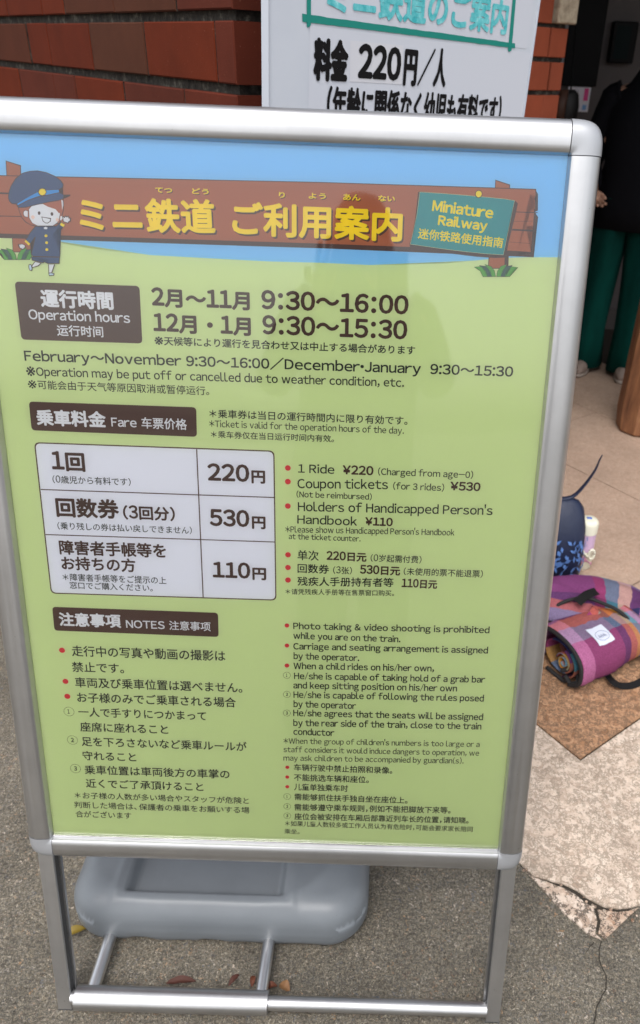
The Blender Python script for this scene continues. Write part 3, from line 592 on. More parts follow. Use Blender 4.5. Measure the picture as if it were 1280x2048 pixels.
bm = bmesh.new(); flat(bm, .028, .05, -.05, -.025, -.0006); obj('blue_mark', bm, M_BL, pos)
bm = bmesh.new()
for i in range(7): flat(bm, -.03 + i * .004, -.028 + i * .004, -.02 + (i % 3) * .006, .045 - (i % 2) * .01, -.0006)
flat(bm, -.012, .0, -.05, -.04, -.0006); obj('grey_print', bm, M_GR, pos)
round_obj = thing('rounded_object', 'brown and black rounded object in front of the wall poster', 'bag', (1.0, 3.6, 1.27))  # unidentified rounded thing, modelled in an invented bag shape
bm = bmesh.new(); loft(bm, [(0, 0, -.08, .03, .02), (0, 0, -.06, .05, .035), (0, 0, 0, .055, .04), (0, 0, .05, .045, .035), (0, 0, .07, .02, .02)], 16, wr=.15); obj('body', bm, M('black_object', (.012, .011, .012), .6), round_obj, True)
bm = bmesh.new(); loft(bm, [(-.04, -.03, -.08, .02, .015), (-.042, -.03, 0, .028, .018), (-.035, -.03, .07, .022, .015)], 12, wr=.2); obj('flap', bm, M('brown_object', srgb(74, 46, 34), .6), round_obj, True)
bm = bmesh.new(); tube(bm, [(0, 0, .06), (0, .1, .35), (0, .3, .55), (.0, .53, .6)], .004, 6); obj('strap', bm, M_DARK, round_obj)

# wooden post standing on the terrace
M_WOOD = M('weathered_log', srgb(130, 88, 60), .65); n = N(M_WOOD); v = n.obj((1, 1, .12))
n.col(n.ramp(n.noise(v, 30, 6, .7)[0], [(.3, srgb(92, 58, 40)), (.5, srgb(136, 92, 62)), (.7, srgb(172, 128, 88))])); n.bump(n.noise(v, 60, 4)[0], .5, .002)
post = thing('wooden_post', 'thick brown log post standing on the terrace at the right edge', 'post', (1.325, 2.57, ZT))
bm = bmesh.new(); loft(bm, [(0, 0, 0, .094, .094), (0, 0, .012, .108, .108), (0, 0, .1, .118, .118), (0, 0, .5, .112, .112), (0, 0, 1.05, .104, .104)], 9); smooth_auto(obj('log', bm, M_WOOD, post))

# ------------------------------------------------------------------ people
M_SKIN = M('skin', srgb(190, 146, 122), .55); M_HAIR = M('dark_brown_hair', srgb(44, 26, 20), .5)
M_JACK = M('black_jacket', (.005, .005, .007), .9, 0, **{'Specular IOR Level': .12}); M_TROU = M('green_trousers', srgb(8, 60, 54), .9, 0, **{'Specular IOR Level': .1}); M_SHOE = M('pale_shoe', srgb(140, 124, 114), .7); M_SOLE = M('white_sole', srgb(160, 148, 138), .7)
n = N(M_TROU); n.col(n.ramp(n.noise(n.obj((1, 1, .3)), 6, 4)[0], [(.3, srgb(4, 44, 40)), (.7, srgb(8, 74, 66))]))
def skin_mesh(name, V, E, RD, mat, parent, lvl=1):
    me = bpy.data.meshes.new(name); me.from_pydata(V, E, []); me.update()
    o = bpy.data.objects.new(name, me); COL.objects.link(o)
    sk = o.modifiers.new('s', 'SKIN'); sk.use_smooth_shade = True
    for i, r in enumerate(RD): me.skin_vertices[0].data[i].radius = (r, r) if not isinstance(r, tuple) else r
    me.skin_vertices[0].data[0].use_root = True
    ss = o.modifiers.new('d', 'SUBSURF'); ss.levels = ss.render_levels = lvl
    bpy.context.view_layer.update(); dg = bpy.context.evaluated_depsgraph_get()
    m2 = bpy.data.meshes.new_from_object(o.evaluated_get(dg)); o.modifiers.clear(); o.data = m2; m2.materials.clear(); m2.materials.append(mat)
    for p in m2.polygons: p.use_smooth = True
    o.parent = parent; return o
def person(name, label, loc, rz, h, arms, top, legs_m, shoe_m, hair_len, lean=0, trouser_flare=.085):
    t = thing(name, label, 'person', loc, rz); k = h / 1.7
    V, E, RD = [], [], []
    def v(x, y, z, r, par=None):
        V.append((x * k, y * k, z * k)); RD.append(tuple(a * k for a in r) if isinstance(r, tuple) else r * k)
        if par is not None: E.append((par, len(V) - 1))
        return len(V) - 1
    L = lean
    pel = v(0, 0, .95, (.15, .10)); wa = v(0, L * .4, 1.08, (.125, .09), pel); ch = v(0, L * .8, 1.27, (.15, .105), wa); nb = v(0, L, 1.40, (.09, .07), ch); nk = v(0, L + .01, 1.47, .05, nb)
    h0 = v(0, L + .03, 1.53, .07, nk); h1 = v(0, L + .03, 1.60, (.078, .092), h0); v(0, L + .02, 1.67, (.06, .075), h1); v(0, L + .135, 1.57, .012, h0)
    for s in (-1, 1):
        v(s * .086, L + .01, 1.58, .012, h0)
        hp = v(s * .09, 0, .88, .085, pel); kn = v(s * .10, .01, .48, .055, hp); an = v(s * .11, -.01, .09, .038, kn); ft = v(s * .115, .10, .04, .032, an); v(s * .12, .17, .03, .022, ft)
        sh = v(s * .17, L * .95, 1.37, .055, nb)
        el, wr, fd = arms[0 if s < 0 else 1]
        e1 = v(s * el[0], el[1], el[2], .042, sh); w1 = v(s * wr[0], wr[1], wr[2], .028, e1)
        f = Vector((s * fd[0], fd[1], fd[2])).normalized(); side = f.cross(Vector((0, 0, 1)));
        if side.length < .2: side = Vector((0, 1, 0))
        side.normalize(); W = Vector((s * wr[0], wr[1], wr[2])); pm = v(*(W + f * .06), .024, w1)
        for q, ln in ((-.032, .055), (-.012, .07), (.010, .068), (.03, .055)):
            b1 = W + f * .09 + side * q; a1 = v(*b1, .010, pm); a2 = v(*(b1 + f * ln * .55 + side.cross(f) * .008), .009, a1); v(*(b1 + f * ln + side.cross(f) * .025), .008, a2)
        b1 = W + f * .035 - side * .035; a1 = v(*b1, .011, pm); v(*(b1 + f * .045 - side * .02), .009, a1)
    skin_mesh('body', V, E, RD, M_SKIN, t)
    # jacket: trunk and sleeves
    bm = bmesh.new()
    loft(bm, [(0, 0, .78 * k, .205 * k, .14 * k), (0, 0, .9 * k, .20 * k, .14 * k), (0, L * .4 * k, 1.08 * k, .185 * k, .13 * k), (0, L * .8 * k, 1.27 * k, .20 * k, .135 * k), (0, L * .95 * k, 1.38 * k, .185 * k, .11 * k), (0, L * k, 1.44 * k, .10 * k, .085 * k), (0, L * k, 1.49 * k, .075 * k, .075 * k)], 40, wr=.16, seed=h)
    for i, s in enumerate((-1, 1)):
        el, wr, fd = arms[i]
        pts = smooth_path([(s * .14 * k, L * .95 * k, 1.38 * k), (s * .19 * k, L * .95 * k, 1.34 * k), (s * el[0] * k, el[1] * k, el[2] * k), tuple((Vector((s * el[0], el[1], el[2])) * .1 + Vector((s * wr[0], wr[1], wr[2])) * .9) * k)], 5)
        tube(bm, pts, [(.072 - .026 * j / (len(pts) - 1) + .004 * math.sin(j * 2.1)) * k for j in range(len(pts))], 14)
    obj('jacket', bm, top, t, True)
    bm = bmesh.new()
    for s in (-1, 1):
        loft(bm, [(s * .04 * k, 0, .93 * k, .13 * k, .12 * k), (s * .085 * k, 0, .82 * k, .10 * k, .115 * k), (s * .095 * k, .01, .5 * k, .08 * k, .09 * k), (s * .105 * k, .01, .25 * k, trouser_flare * .95 * k, .09 * k), (s * .11 * k, .015 * k, .035, trouser_flare * 1.1 * k, .11 * k)], 32, wr=.24, seed=s + 3)
    obj('trousers', bm, legs_m, t, True)
    for s in (-1, 1):
        bm = bmesh.new(); x = s * .115 * k
        loft(bm, [(x, .06 * k, .003, .045 * k, .135 * k), (x, .06 * k, .022, .048 * k, .14 * k)], 18, mi=1)
        loft(bm, [(x, .06 * k, .0225, .046 * k, .135 * k), (x, .055 * k, .05, .044 * k, .125 * k), (x, .02 * k, .085, .036 * k, .08 * k)], 18)
        obj('shoe', bm, [shoe_m, M_SOLE], t, True)
    bm = bmesh.new()
    loft(bm, [(0, (L - .03) * k, (1.46 - hair_len) * k, .06 * k, .035 * k), (0, (L - .035) * k, 1.5 * k, .088 * k, .07 * k), (0, (L - .01) * k, 1.58 * k, .1 * k, .1 * k), (0, (L + .015) * k, 1.655 * k, .094 * k, .108 * k), (0, (L + .015) * k, 1.70 * k, .06 * k, .07 * k), (0, (L + .01) * k, 1.715 * k, .02 * k, .02 * k)], 22, wr=.08)
    obj('hair', bm, M_HAIR, t, True)
    for s in (-1, 1):
        bm = bmesh.new(); bmesh.ops.create_uvsphere(bm, u_segments=8, v_segments=6, radius=.011 * k); bmesh.ops.translate(bm, verts=bm.verts, vec=(s * .032 * k, (L + .118) * k, 1.60 * k)); obj('eye', bm, M_DARK, t, True)
    bm = bmesh.new(); bmesh.ops.create_uvsphere(bm, u_segments=8, v_segments=6, radius=.02 * k, matrix=Matrix.Diagonal((1, .4, .25, 1))); bmesh.ops.translate(bm, verts=bm.verts, vec=(0, (L + .107) * k, 1.525 * k)); obj('mouth', bm, M('lips', srgb(150, 80, 76), .5), t, True)
    return t
down = ((.23, -.0, 1.10), (.235, .08, .86), (.05, .1, -1))
person('person', 'person in a black jacket and green trousers with pale shoes at the entrance', (1.33, 3.35, ZT), R(160), 1.63, (down, ((.235, 0, 1.10), (.20, .13, .97), (-.3, .6, -.4))), M_JACK, M_TROU, M_SHOE, .0, lean=.0, trouser_flare=.088)
hold = ((.24, .12, 1.16), (.10, .34, 1.36), (-.25, .5, .7))
M_COAT = M('dark_coat', srgb(84, 84, 90), .8); M_JEAN = M('dark_trousers', srgb(40, 42, 52), .8)
person('person', 'person in a dark coat holding up a phone in front of the framed sign', (.06, -1.23, 0), 0, 1.70, (hold, hold), M_COAT, M_JEAN, M_JACK, .05)
ph = thing('smartphone', 'black smartphone held up by the person in the dark coat', 'phone', (.16, -.757, 1.43)); ph.rotation_euler = (-.53, .0, 0)
bm = bmesh.new(); box(bm, -.036, .036, -.004, .004, -.10, .022, bev=.002); obj('case', bm, M_DARK, ph)
bm = bmesh.new(); box(bm, -.033, .033, -.0052, -.0042, -.096, .018); obj('screen', bm, M('phone_screen', (.05, .06, .05), .2), ph)
for s in (0, 1):
    bm = bmesh.new(); bmesh.ops.create_cone(bm, cap_ends=True, segments=16, radius1=.007, radius2=.006, depth=.002, matrix=Matrix.Translation((-.022 + s * .018, .005, .004)) @ Matrix.Rotation(R(90), 4, 'X')); obj('lens', bm, M_DARK, ph)

# ------------------------------------------------------------------ plaid bundle, backpack and bottle on the terrace
P_, NV, OR, GB, PK, TL, CR, MG, YL, LL = [srgb(*c) for c in ((122, 64, 112), (46, 46, 84), (176, 104, 60), (112, 130, 152), (190, 118, 160), (74, 138, 148), (212, 178, 146), (150, 52, 88), (196, 146, 44), (150, 116, 168))]
MP = srgb(126, 60, 98)
def plaid(name, U, W_):
    """woven checks: warp stripes U and weft stripes W_ over the cloth's own UV"""
    m = M(name, (.3, .1, .25), .9, 0, **{'Specular IOR Level': .15}); n = N(m); tc = n.n('ShaderNodeTexCoord'); sp = n.n('ShaderNodeSeparateXYZ'); n.t.links.new(tc.outputs['UV'], sp.inputs[0])
    wob = n.math('MULTIPLY', n.math('SUBTRACT', n.noise(n.obj(), 25, 2)[0], .5), .03)
    cu = n.ramp(n.math('FRACT', n.math('ADD', sp.outputs[0], wob)), U, 'CONSTANT'); cv = n.ramp(n.math('FRACT', n.math('ADD', sp.outputs[1], wob)), W_, 'CONSTANT')
    wv = n.n('ShaderNodeTexWave', i_Scale=160.0); n.t.links.new(tc.outputs['UV'], wv.inputs['Vector'])
    fac = n.math('ADD', .34, n.math('MULTIPLY', wv.outputs[1], .32))
    c = n.mix(fac, cu, cv); n.col(n.mix(1, c, n.ramp(n.noise(n.obj(), 260, 3)[0], [(.3, G1(.74)), (.7, G1(1.16))]), 'MULTIPLY'))
    n.bump(n.noise(n.obj(), 420, 2)[0], .8, .0014); return m
M_PL = plaid('plaid_cloth', [(0, PK), (.15, MP), (.56, NV), (.66, OR), (.74, YL), (.80, TL), (.88, PK), (.95, MG)], [(0, TL), (.05, NV), (.11, MP), (.44, GB), (.53, OR), (.63, NV), (.74, LL), (.86, P_), (.94, TL)])
M_PL2 = plaid('plaid_cloth_flap', [(0, NV), (.05, P_), (.40, MG), (.48, TL), (.57, CR), (.65, NV), (.73, PK), (.80, TL), (.88, OR), (.95, YL)], [(0, GB), (.10, OR), (.20, NV), (.30, P_), (.66, LL), (.78, GB), (.89, OR), (.97, NV)])
M_PL3 = plaid('plaid_cloth_inner', [(0, MG), (.2, TL), (.35, OR), (.5, NV), (.7, PK), (.85, YL)], [(0, P_), (.14, OR), (.24, TL), (.34, NV), (.5, MG), (.62, YL), (.72, GB), (.86, OR)])
M_BIND = M('black_webbing', (.012, .011, .012), .8); n = N(M_BIND); n.bump(n.noise(n.obj(), 300, 2)[0], .5, .001)
def uvgrid(name, f, nu, nv, mat, parent, closeu=False, ru=(0, 1), rv=(0, 1), solid=0):
    bm = bmesh.new(); uvl = bm.loops.layers.uv.new('UVMap')
    vs = [[bm.verts.new(f(i / nu, j / nv)) for j in range(nv + 1)] for i in range(nu + 1)]
    for i in range(nu):
        for j in range(nv):
            fc = bm.faces.new((vs[i][j], vs[i + 1][j], vs[i + 1][j + 1], vs[i][j + 1]))
            for lp, (a, b_) in zip(fc.loops, ((i, j), (i + 1, j), (i + 1, j + 1), (i, j + 1))): lp[uvl].uv = (ru[0] + (ru[1] - ru[0]) * a / nu, rv[0] + (rv[1] - rv[0]) * b_ / nv)
    if solid: 
        bmesh.ops.recalc_face_normals(bm, faces=bm.faces); bmesh.ops.solidify(bm, geom=bm.faces[:], thickness=solid)
    return obj(name, bm, mat, parent, True)
bun = thing('picnic_blanket_bundle', 'folded plaid picnic blanket bundle with black binding lying on the brown tile', 'blanket', (0, 0, ZT))
# the roll in front: its axis runs right and a little away
A0 = Vector((.640, .892, 0)); A1 = Vector((.872, 1.022, 0)); AX = (A1 - A0).normalized(); SD = Vector((-AX.y, AX.x, 0))
def roll(u, v, off=0.0):
    th = R(-60) + R(270) * v                                # angle 180 = front, 90 = top, 0 = back
    th = R(235) - R(280) * v
    wdt = .088 + off + .006 * math.sin(u * 4 + 1); hgt = .064 + off - .016 * max(0, u - .6) * 2
    ca, sa = math.cos(th), math.sin(th); e = .82
    y = math.copysign(abs(ca) ** e, ca) * wdt; z = .066 + math.copysign(abs(sa) ** e, sa) * hgt
    c = A0.lerp(A1, u); r_ = .005 * noise.noise(Vector((u * 5, v * 5, 1.3))) + .0022 * noise.noise(Vector((u * 16, v * 9 + u * 6, 4)))
    return c + SD * (y + r_) + Vector((0, 0, max(.003, z + r_)))
uvgrid('rolled_blanket', lambda u, v: roll(u, v), 40, 44, M_PL, bun, ru=(0, .98), rv=(0, .98), solid=-.006)
def inner(k, r0):
    def f(u, v):
        th = R(250) - R(500) * v; rr = r0 * (1 - .35 * v); c = A0.lerp(A1, .015 + .5 * u) 
        return c + SD * (math.cos(th) * rr * 1.25) + Vector((0, 0, max(.004, .058 + math.sin(th) * rr)))
    return f
uvgrid('inner_fold', inner(0, .052), 8, 40, M_PL3, bun, ru=(.6, .9), rv=(.1, 1.1), solid=-.004)
uvgrid('inner_fold', lambda u, v: A0.lerp(A1, .02 + .5 * u) + SD * (-.015 + math.cos(R(700) * v) * (.026 - .02 * v)) + Vector((0, 0, .05 + math.sin(R(700) * v) * (.026 - .02 * v))), 8, 36, M_PL3, bun, ru=(.35, .6), rv=(.6, .8), solid=-.003)
# the flap behind, lying over the rest of the folded blanket
def flap(u, v):
    p00, p10, p11, p01 = Vector((.600, .985, .118)), Vector((.960, .985, .045)), Vector((1.10, 1.20, .030)), Vector((.600, 1.21, .020))
    a = p00.lerp(p10, u); b_ = p01.lerp(p11, u); q = a.lerp(b_, v)
    q.z += .085 * math.sin(math.pi * min(1, v * 1.02)) ** .8 * (1 - .35 * u) + .009 * noise.noise(Vector((u * 4, v * 4, 7))) + .004 * noise.noise(Vector((u * 11 + v * 4, v * 8, 2))) - .012 * math.exp(-((u - .62 - .15 * v) / .05) ** 2)
    q.y += .018 * math.sin(u * 5 + .4) * v + .11 * math.sin(math.pi * min(1, u * 1.05)) * v * v
    e = min(v, 1 - v, u * 1.2 + .05, 1 - u)
    q.z = max(.006, q.z - .03 * max(0, 1 - (1 - v) / .12) ** 2)
    return q
uvgrid('folded_flap', flap, 44, 44, M_PL2, bun, ru=(.0, .99), rv=(.0, .99), solid=-.008)
def side(u, v):
    q = flap(1, u); q2 = Vector((q.x + .02, q.y, 0.002)); return q.lerp(q2, v)
uvgrid('folded_side', side, 20, 4, M_PL2, bun, ru=(0, .6), rv=(.6, .8))
def side2(u, v):
    q = flap(u, 1); q2 = Vector((q.x, q.y + .008, 0.002)); return q.lerp(q2, v)
uvgrid('folded_side', side2, 20, 3, M_PL2, bun, ru=(0, .6), rv=(.0, .08))
# twisted fringe of cloth where roll and flap meet at the right
def twist(u, v):
    c = Vector((.735, 1.01, .128)).lerp(Vector((.90, .955, .035)), u); th = 2 * math.pi * v + u * 2.2; rr = .030 * (1 - .35 * u) * (1 + .25 * math.sin(3 * th))
    ax = Vector((.17, -.08, -.09)).normalized(); a = ax.cross(Vector((0, 0, 1))).normalized(); b_ = ax.cross(a)
    return c + a * math.cos(th) * rr + b_ * math.sin(th) * rr * .55
uvgrid('gathered_cloth', twist, 20, 18, M_PL3, bun, ru=(.1, .98), rv=(.5, 1.1))
def bind(pts, r=.0045, fl=1, name='binding'):
    bm = bmesh.new(); tube(bm, smooth_path(pts, 6), r, 8, flat=fl); return obj(name, bm, M_BIND, bun, True)
bind([roll(-.012, v / 12, .001) for v in range(13)], .0058)
bind([roll(-.014, .02, -.004), roll(-.02, .0, -.02) + AX * .0, A0 + SD * -.04 + Vector((-.002, 0, .008)), A0 + SD * .02 + Vector((-.01, 0, .007))], .006)
bind([(.600, .985, .10), (.625, 1.005, .125), (.67, 1.025, .148), (.727, 1.035, .156), (.775, 1.02, .150), (.82, 1.0, .138), (.853, .975, .112), (.875, .93, .075), (.905, .92, .045), (.955, .93, .015)], .0052)
bind([flap(u / 12, .99) + Vector((0, .003, .003)) for u in range(13)], .0032)
bind([roll(-.006, .0) , A0 + AX * .01 - SD * .075 + Vector((0, 0, .03)), A0 + AX * .02 - SD * .05 + Vector((0, 0, .042)), A0 + AX * .0 - SD * .02 + Vector((0, 0, .03))], .006)
def strap(pts, wd, name):
    bm = bmesh.new(); P = smooth_path(pts, 6); prev = None
    for i, q in enumerate(P):
        t = (P[min(i + 1, len(P) - 1)] - P[max(i - 1, 0)]).normalized(); s_ = t.cross(Vector((0, -.4, 1))).normalized() * wd
        a, b_ = bm.verts.new(q + s_), bm.verts.new(q - s_)
        if prev: bm.faces.new((prev[0], prev[1], b_, a))
        prev = (a, b_)
    bmesh.ops.solidify(bm, geom=bm.faces[:], thickness=.003); return obj(name, bm, M_BIND, bun)
strap([(.700, 1.008, .158), (.73, 1.035, .166), (.765, 1.06, .163)], .013, 'strap_tab')
strap([tuple(roll(.42, .06, .004)), tuple(roll(.46, .02, .008)), (.785, .845, .022), (.81, .845, .008), (.84, .85, .006), (.87, .865, .008), (.89, .885, .012), (.91, .91, .02), (.93, .94, .03)], .010, 'carry_strap')
# white woven label
def lab(u, v, off=.0078): return roll(.27 + .21 * u, .375 + .135 * v, off)
uvgrid('woven_label', lambda u, v: lab(u, v), 8, 8, M('label_white', srgb(205, 210, 225), .7), bun)
bm = bmesh.new(); tube(bm, [lab(.52 + .38 * math.cos(a / 24 * 2 * math.pi), .5 + .28 * math.sin(a / 24 * 2 * math.pi), .0086) for a in range(25)], .0006, 5)
for i in range(9):
    u0 = .30 + i * .052; tube(bm, [lab(u0, .40 + .04 * (i % 2), .0086), lab(u0 + .02, .6 - .05 * (i % 3), .0086)], .0007, 4)
obj('label_print', bm, M('label_ink', srgb(110, 120, 150), .7), bun)

# navy backpack
M_NAVY = M('navy_nylon', srgb(26, 36, 62), .5); n = N(M_NAVY); n.bump(n.noise(n.obj((1, 1, .5)), 14, 3)[0], .5, .01)
M_FLOR = M('light_blue_print', srgb(86, 124, 184), .6)
bp_ = thing('backpack', 'navy drawstring backpack with light blue floral print standing behind the bundle', 'backpack', (.70, 1.40, ZT))
bm = bmesh.new()
loft(bm, [(0, 0, 0, .085, .07), (0, 0, .02, .105, .085), (0, 0, .10, .105, .085), (-.002, 0, .18, .101, .07), (-.006, 0, .235, .094, .045), (-.01, 0, .262, .078, .02), (-.012, 0, .272, .06, .008)], 32, wr=.05, n_=3.2); obj('bag_body', bm, M_NAVY, bp_, True)
bm = bmesh.new(); P_ = smooth_path([(-.05, 0, .25), (.0, -.005, .268), (.045, 0, .278), (.075, .0, .32), (.098, 0, .37), (.106, 0, .405), (.112, 0, .425)], 6)
tube(bm, P_, [.012 - .009 * (i / (len(P_) - 1)) for i in range(len(P_))], 8, flat=.5); obj('strap', bm, M_NAVY, bp_, True)
bm = bmesh.new(); rr = random.Random(8)
def on_bag(a, z):        # front of the bag
    wd = .107 if z < .14 else .103; dp = .085 if z < .12 else .085 - (z - .12) * .2
    ca, sa = math.cos(a), math.sin(a); e = 2 / 2.6
    return Vector((math.copysign(abs(ca) ** e, ca) * (wd + .0035), math.copysign(abs(sa) ** e, sa) * (dp + .0035), z))
for i in range(90):
    a = R(rr.uniform(232, 345)); z = .02 + (rr.random() ** 1.5) * .13
    if z > .10 and rr.random() < .5: a = R(rr.uniform(290, 325))
    da, dz = rr.uniform(-.22, .22), rr.uniform(.008, .028)
    p0, p1 = on_bag(a, z), on_bag(a + da, z + dz); mid = (p0 + p1) / 2; sd_ = (p1 - p0).cross(Vector((mid.x, mid.y, 0))).normalized() * rr.uniform(.002, .0085)
    out_ = Vector((mid.x, mid.y, 0)).normalized() * .002
    bm.faces.new([bm.verts.new(q + out_) for q in (p0, mid + sd_, p1, mid - sd_)])
obj('floral_print', bm, M_FLOR, bp_)['kind'] = 'stuff'

# bottle
M_CREAM = M('cream_plastic', srgb(226, 224, 204), .45); M_LIL = M('lilac_bottle', srgb(206, 176, 206), .35); M_BLUE = M('blue_button', srgb(70, 110, 190), .4)
bt = thing('water_bottle', 'lilac water bottle with cream lid and pink ribbon behind the backpack', 'bottle', (.820, 1.43, ZT))
bm = bmesh.new(); loft(bm, [(0, 0, 0, .028, .028), (0, 0, .004, .031, .031), (0, 0, .07, .031, .031)], 24); smooth_auto(obj('base_sleeve', bm, M_CREAM, bt))
bm = bmesh.new(); loft(bm, [(0, 0, .07, .0308, .0308), (0, 0, .135, .031, .031)], 24); smooth_auto(obj('bottle_body', bm, M_LIL, bt))
bm = bmesh.new(); loft(bm, [(0, 0, .135, .0325, .0325), (0, 0, .165, .0325, .0325), (0, 0, .174, .031, .031), (0, 0, .180, .026, .026), (0, 0, .183, .018, .018), (0, 0, .184, .004, .004)], 24); smooth_auto(obj('lid', bm, M_CREAM, bt))
bm = bmesh.new(); box(bm, -.009, .007, -.006, .004, .1835, .1865, bev=.001); obj('button', bm, M_BLUE, bt)
bm = bmesh.new(); tube(bm, smooth_path([(-.024, -.022, .165), (-.028, -.026, .14), (-.022, -.032, .10), (-.005, -.037, .07), (.012, -.034, .055)], 5), .0035, 8); obj('handle_cord', bm, M_CREAM, bt, True)
bm = bmesh.new(); q = [Vector((.018 + .009 * math.cos(a / 14 * 2 * math.pi), -.036, .068 + .018 * math.sin(a / 14 * 2 * math.pi))) for a in range(15)]; tube(bm, q, .004, 8); obj('cord_loop', bm, M_CREAM, bt, True)
def rib(u, v): return Vector((-.028 + .05 * u, -.038 - .006 * math.sin(u * 9), .034 + .022 * (v - .5) * (1 + .8 * math.sin(u * 6)) + .02 * u * (1 - u) * 2))
uvgrid('ribbon', rib, 12, 4, M('pink_ribbon', srgb(196, 140, 160), .5), bt, solid=.001)

# ------------------------------------------------------------------ fallen leaves
M_LF = M('dry_leaf_brown', srgb(70, 34, 22), .7); M_LF2 = M('dry_leaf_tan', srgb(118, 84, 52), .7); M_LF3 = M('yellow_leaf', srgb(120, 100, 26), .6); M_LF4 = M('dry_leaf_orange', srgb(92, 48, 28), .7)
for x, y, rz, L, W_, m, lb in ((-.180, .044, .1, .026, .007, M_LF, 'long curled red brown leaf on the concrete behind the bottom bar'), (-.086, .050, .9, .013, .005, M_LF, 'small curled brown leaf between the two rods'), (-.052, .05, 1.5, .010, .005, M_LF4, 'narrow orange leaf just left of the right rod'), (-.018, .040, .3, .011, .006, M_LF4, 'small orange leaf at the foot of the right rod'), (.006, .040, -.5, .011, .009, M_LF2, 'pale tan leaf right of the right rod'), (-.398, .128, .5, .018, .009, M_LF3, 'yellow leaf under the left end of the grey weight')):
    bm = bmesh.new(); n_ = 8; rows = []
    for i in range(n_ + 1):
        t = i / n_; wd = W_ * math.sin(math.pi * min(.98, t * .94 + .04)) ** .8; zc = .006 + .006 * math.sin(t * 3) + .003 * noise.noise(Vector((t * 5, x * 50, 0)))
        rows.append([bm.verts.new(((t - .5) * 2 * L, s * wd, zc + abs(s) * wd * .7)) for s in (-1, -.5, 0, .5, 1)])
    for i in range(n_):
        for j in range(4): bm.faces.new((rows[i][j], rows[i + 1][j], rows[i + 1][j + 1], rows[i][j + 1]))
    o = tag(obj('fallen_leaf', bm, m, smooth=True), lb, 'leaf', 'dry leaves fallen round the sign'); o.location = (x, y, .001); o.rotation_euler = (0, 0, rz)

# ------------------------------------------------------------------ flat print: glyph outlines of Blender's built-in typeface
_g = {}
FC = bpy.data.curves.new('glyph', 'FONT'); FC.size = 1; FC.resolution_u = 3; FO = bpy.data.objects.new('glyph', FC); COL.objects.link(FO)
def glyph(ch):
    if ch not in _g:
        FC.body = ch; bpy.context.view_layer.update(); dg = bpy.context.evaluated_depsgraph_get()
        me = FO.evaluated_get(dg).to_mesh(); vs = [(v.co.x, v.co.y) for v in me.vertices]; fs = [tuple(p.vertices) for p in me.polygons]
        FO.evaluated_get(dg).to_mesh_clear()
        _g[ch] = (vs, fs, min([x for x, y in vs], default=0), max([x for x, y in vs], default=.5))
    return _g[ch]
WIDE = {' ': None, '¥': '￥', '’': '＇', '・': '・'}
def line_geo(s, kind):
    """glyph placements in em: [(vs, fs, dx, sx, sy)], ink x0, ink x1"""
    x = 0; out = []
    for ch in s:
        if ch == ' ': x += .30; continue
        a = ord(ch)
        if 33 <= a <= 126 or ch in '¥’' or (ch == '・' and kind == 'L') or ch == '：':
            c2 = WIDE.get(ch) or (chr(a + 0xFEE0) if 33 <= a <= 126 else ch)
            vs, fs, x0, x1 = glyph(c2)
            sy = 1.16 if (ch.isdigit() and kind != 'L') else 1
            if ch == '/': vs = [((x_ - x0) * .42, y_) for x_, y_ in vs]; x1 = (x1 - x0) * .42; x0 = 0
            sb = .045 if ch not in 'MWmwABDEHNPR' else .055
            if ch in 'frtj': sb = .022
            if ch in 'li': sb = .035
            if ch == '：': sb = .12
            if ch in '().,': sb = .07
            x += sb; out.append((vs, fs, x - x0, sy)); x += (x1 - x0) + sb
        else:
            vs, fs, x0, x1 = glyph(ch)
            if not vs: x += 1; continue
            if ch == '※':
                k_ = .86 / (x1 - x0); y0_ = min(y for q, y in vs); out.append(([((q - x0) * k_ + .07, (y - y0_) * k_ - .05) for q, y in vs], fs, x, 1)); x += 1; continue
            if ch in '。、，': out.append((vs, fs, x, 1)); x += .62 if ch != '，' else .55; continue
            out.append((vs, fs, x, 1)); x += 1
    xs0 = min(dx + min(v[0] for v in vs) for vs, fs, dx, sy in out); xs1 = max(dx + max(v[0] for v in vs) for vs, fs, dx, sy in out)
    return out, xs0, xs1
CAP = None
def text_mesh(s, u0, v0, u1, v1, h, wt, kind, z, shift=(0, 0)):
    """coordinates in mm on a sheet: returns (verts, faces) with x right, z up, y towards the viewer negative"""
    global CAP
    if CAP is None:
        a = glyph('Ｈ'); CAP = max(y for x, y in a[0]) - min(y for x, y in a[0])
    if abs(v1 - v0) < 3: v0 = v1 = (v0 + v1) / 2
    if h < 14 and wt < .6: wt += .16
    geo, x0, x1 = line_geo(s, kind); ang = math.atan2(v1 - v0, u1 - u0); Wd = math.hypot(u1 - u0, v1 - v0) - wt
    em = (h - wt) / (CAP if kind == 'L' else .90); by = .075 * em if kind in 'J' else 0
    by += wt / 2
    sx = Wd / (x1 - x0); V, F = [], []
    strikes = [(0, 0)]
    if wt >= 1: strikes = [(math.cos(a) * wt / 2, math.sin(a) * wt / 2) for a in [i * math.pi / 4 for i in range(8)]]
    elif wt >= .3: strikes = [(math.cos(a) * wt / 2, math.sin(a) * wt / 2) for a in [math.pi / 4 + i * math.pi / 2 for i in range(4)]]
    elif wt > 0: strikes = [(-wt / 2, -wt / 2), (wt / 2, wt / 2)]
    ca, sa = math.cos(ang), math.sin(ang)
    for k, (ox, oy) in enumerate(strikes):
        for vs, fs, dx, sy in geo:
            b0 = len(V)
            for x, y in vs:
                px = (x + dx - x0) * sx + ox + wt / 2; py = y * em * sy + by + oy
                V.append(((u0 + px * ca - py * sa + shift[0]) / 1000, -(z + k * .012) / 1000, (v0 + px * sa + py * ca + shift[1]) / 1000))
            F += [tuple(i + b0 for i in f) for f in fs]
    return V, F
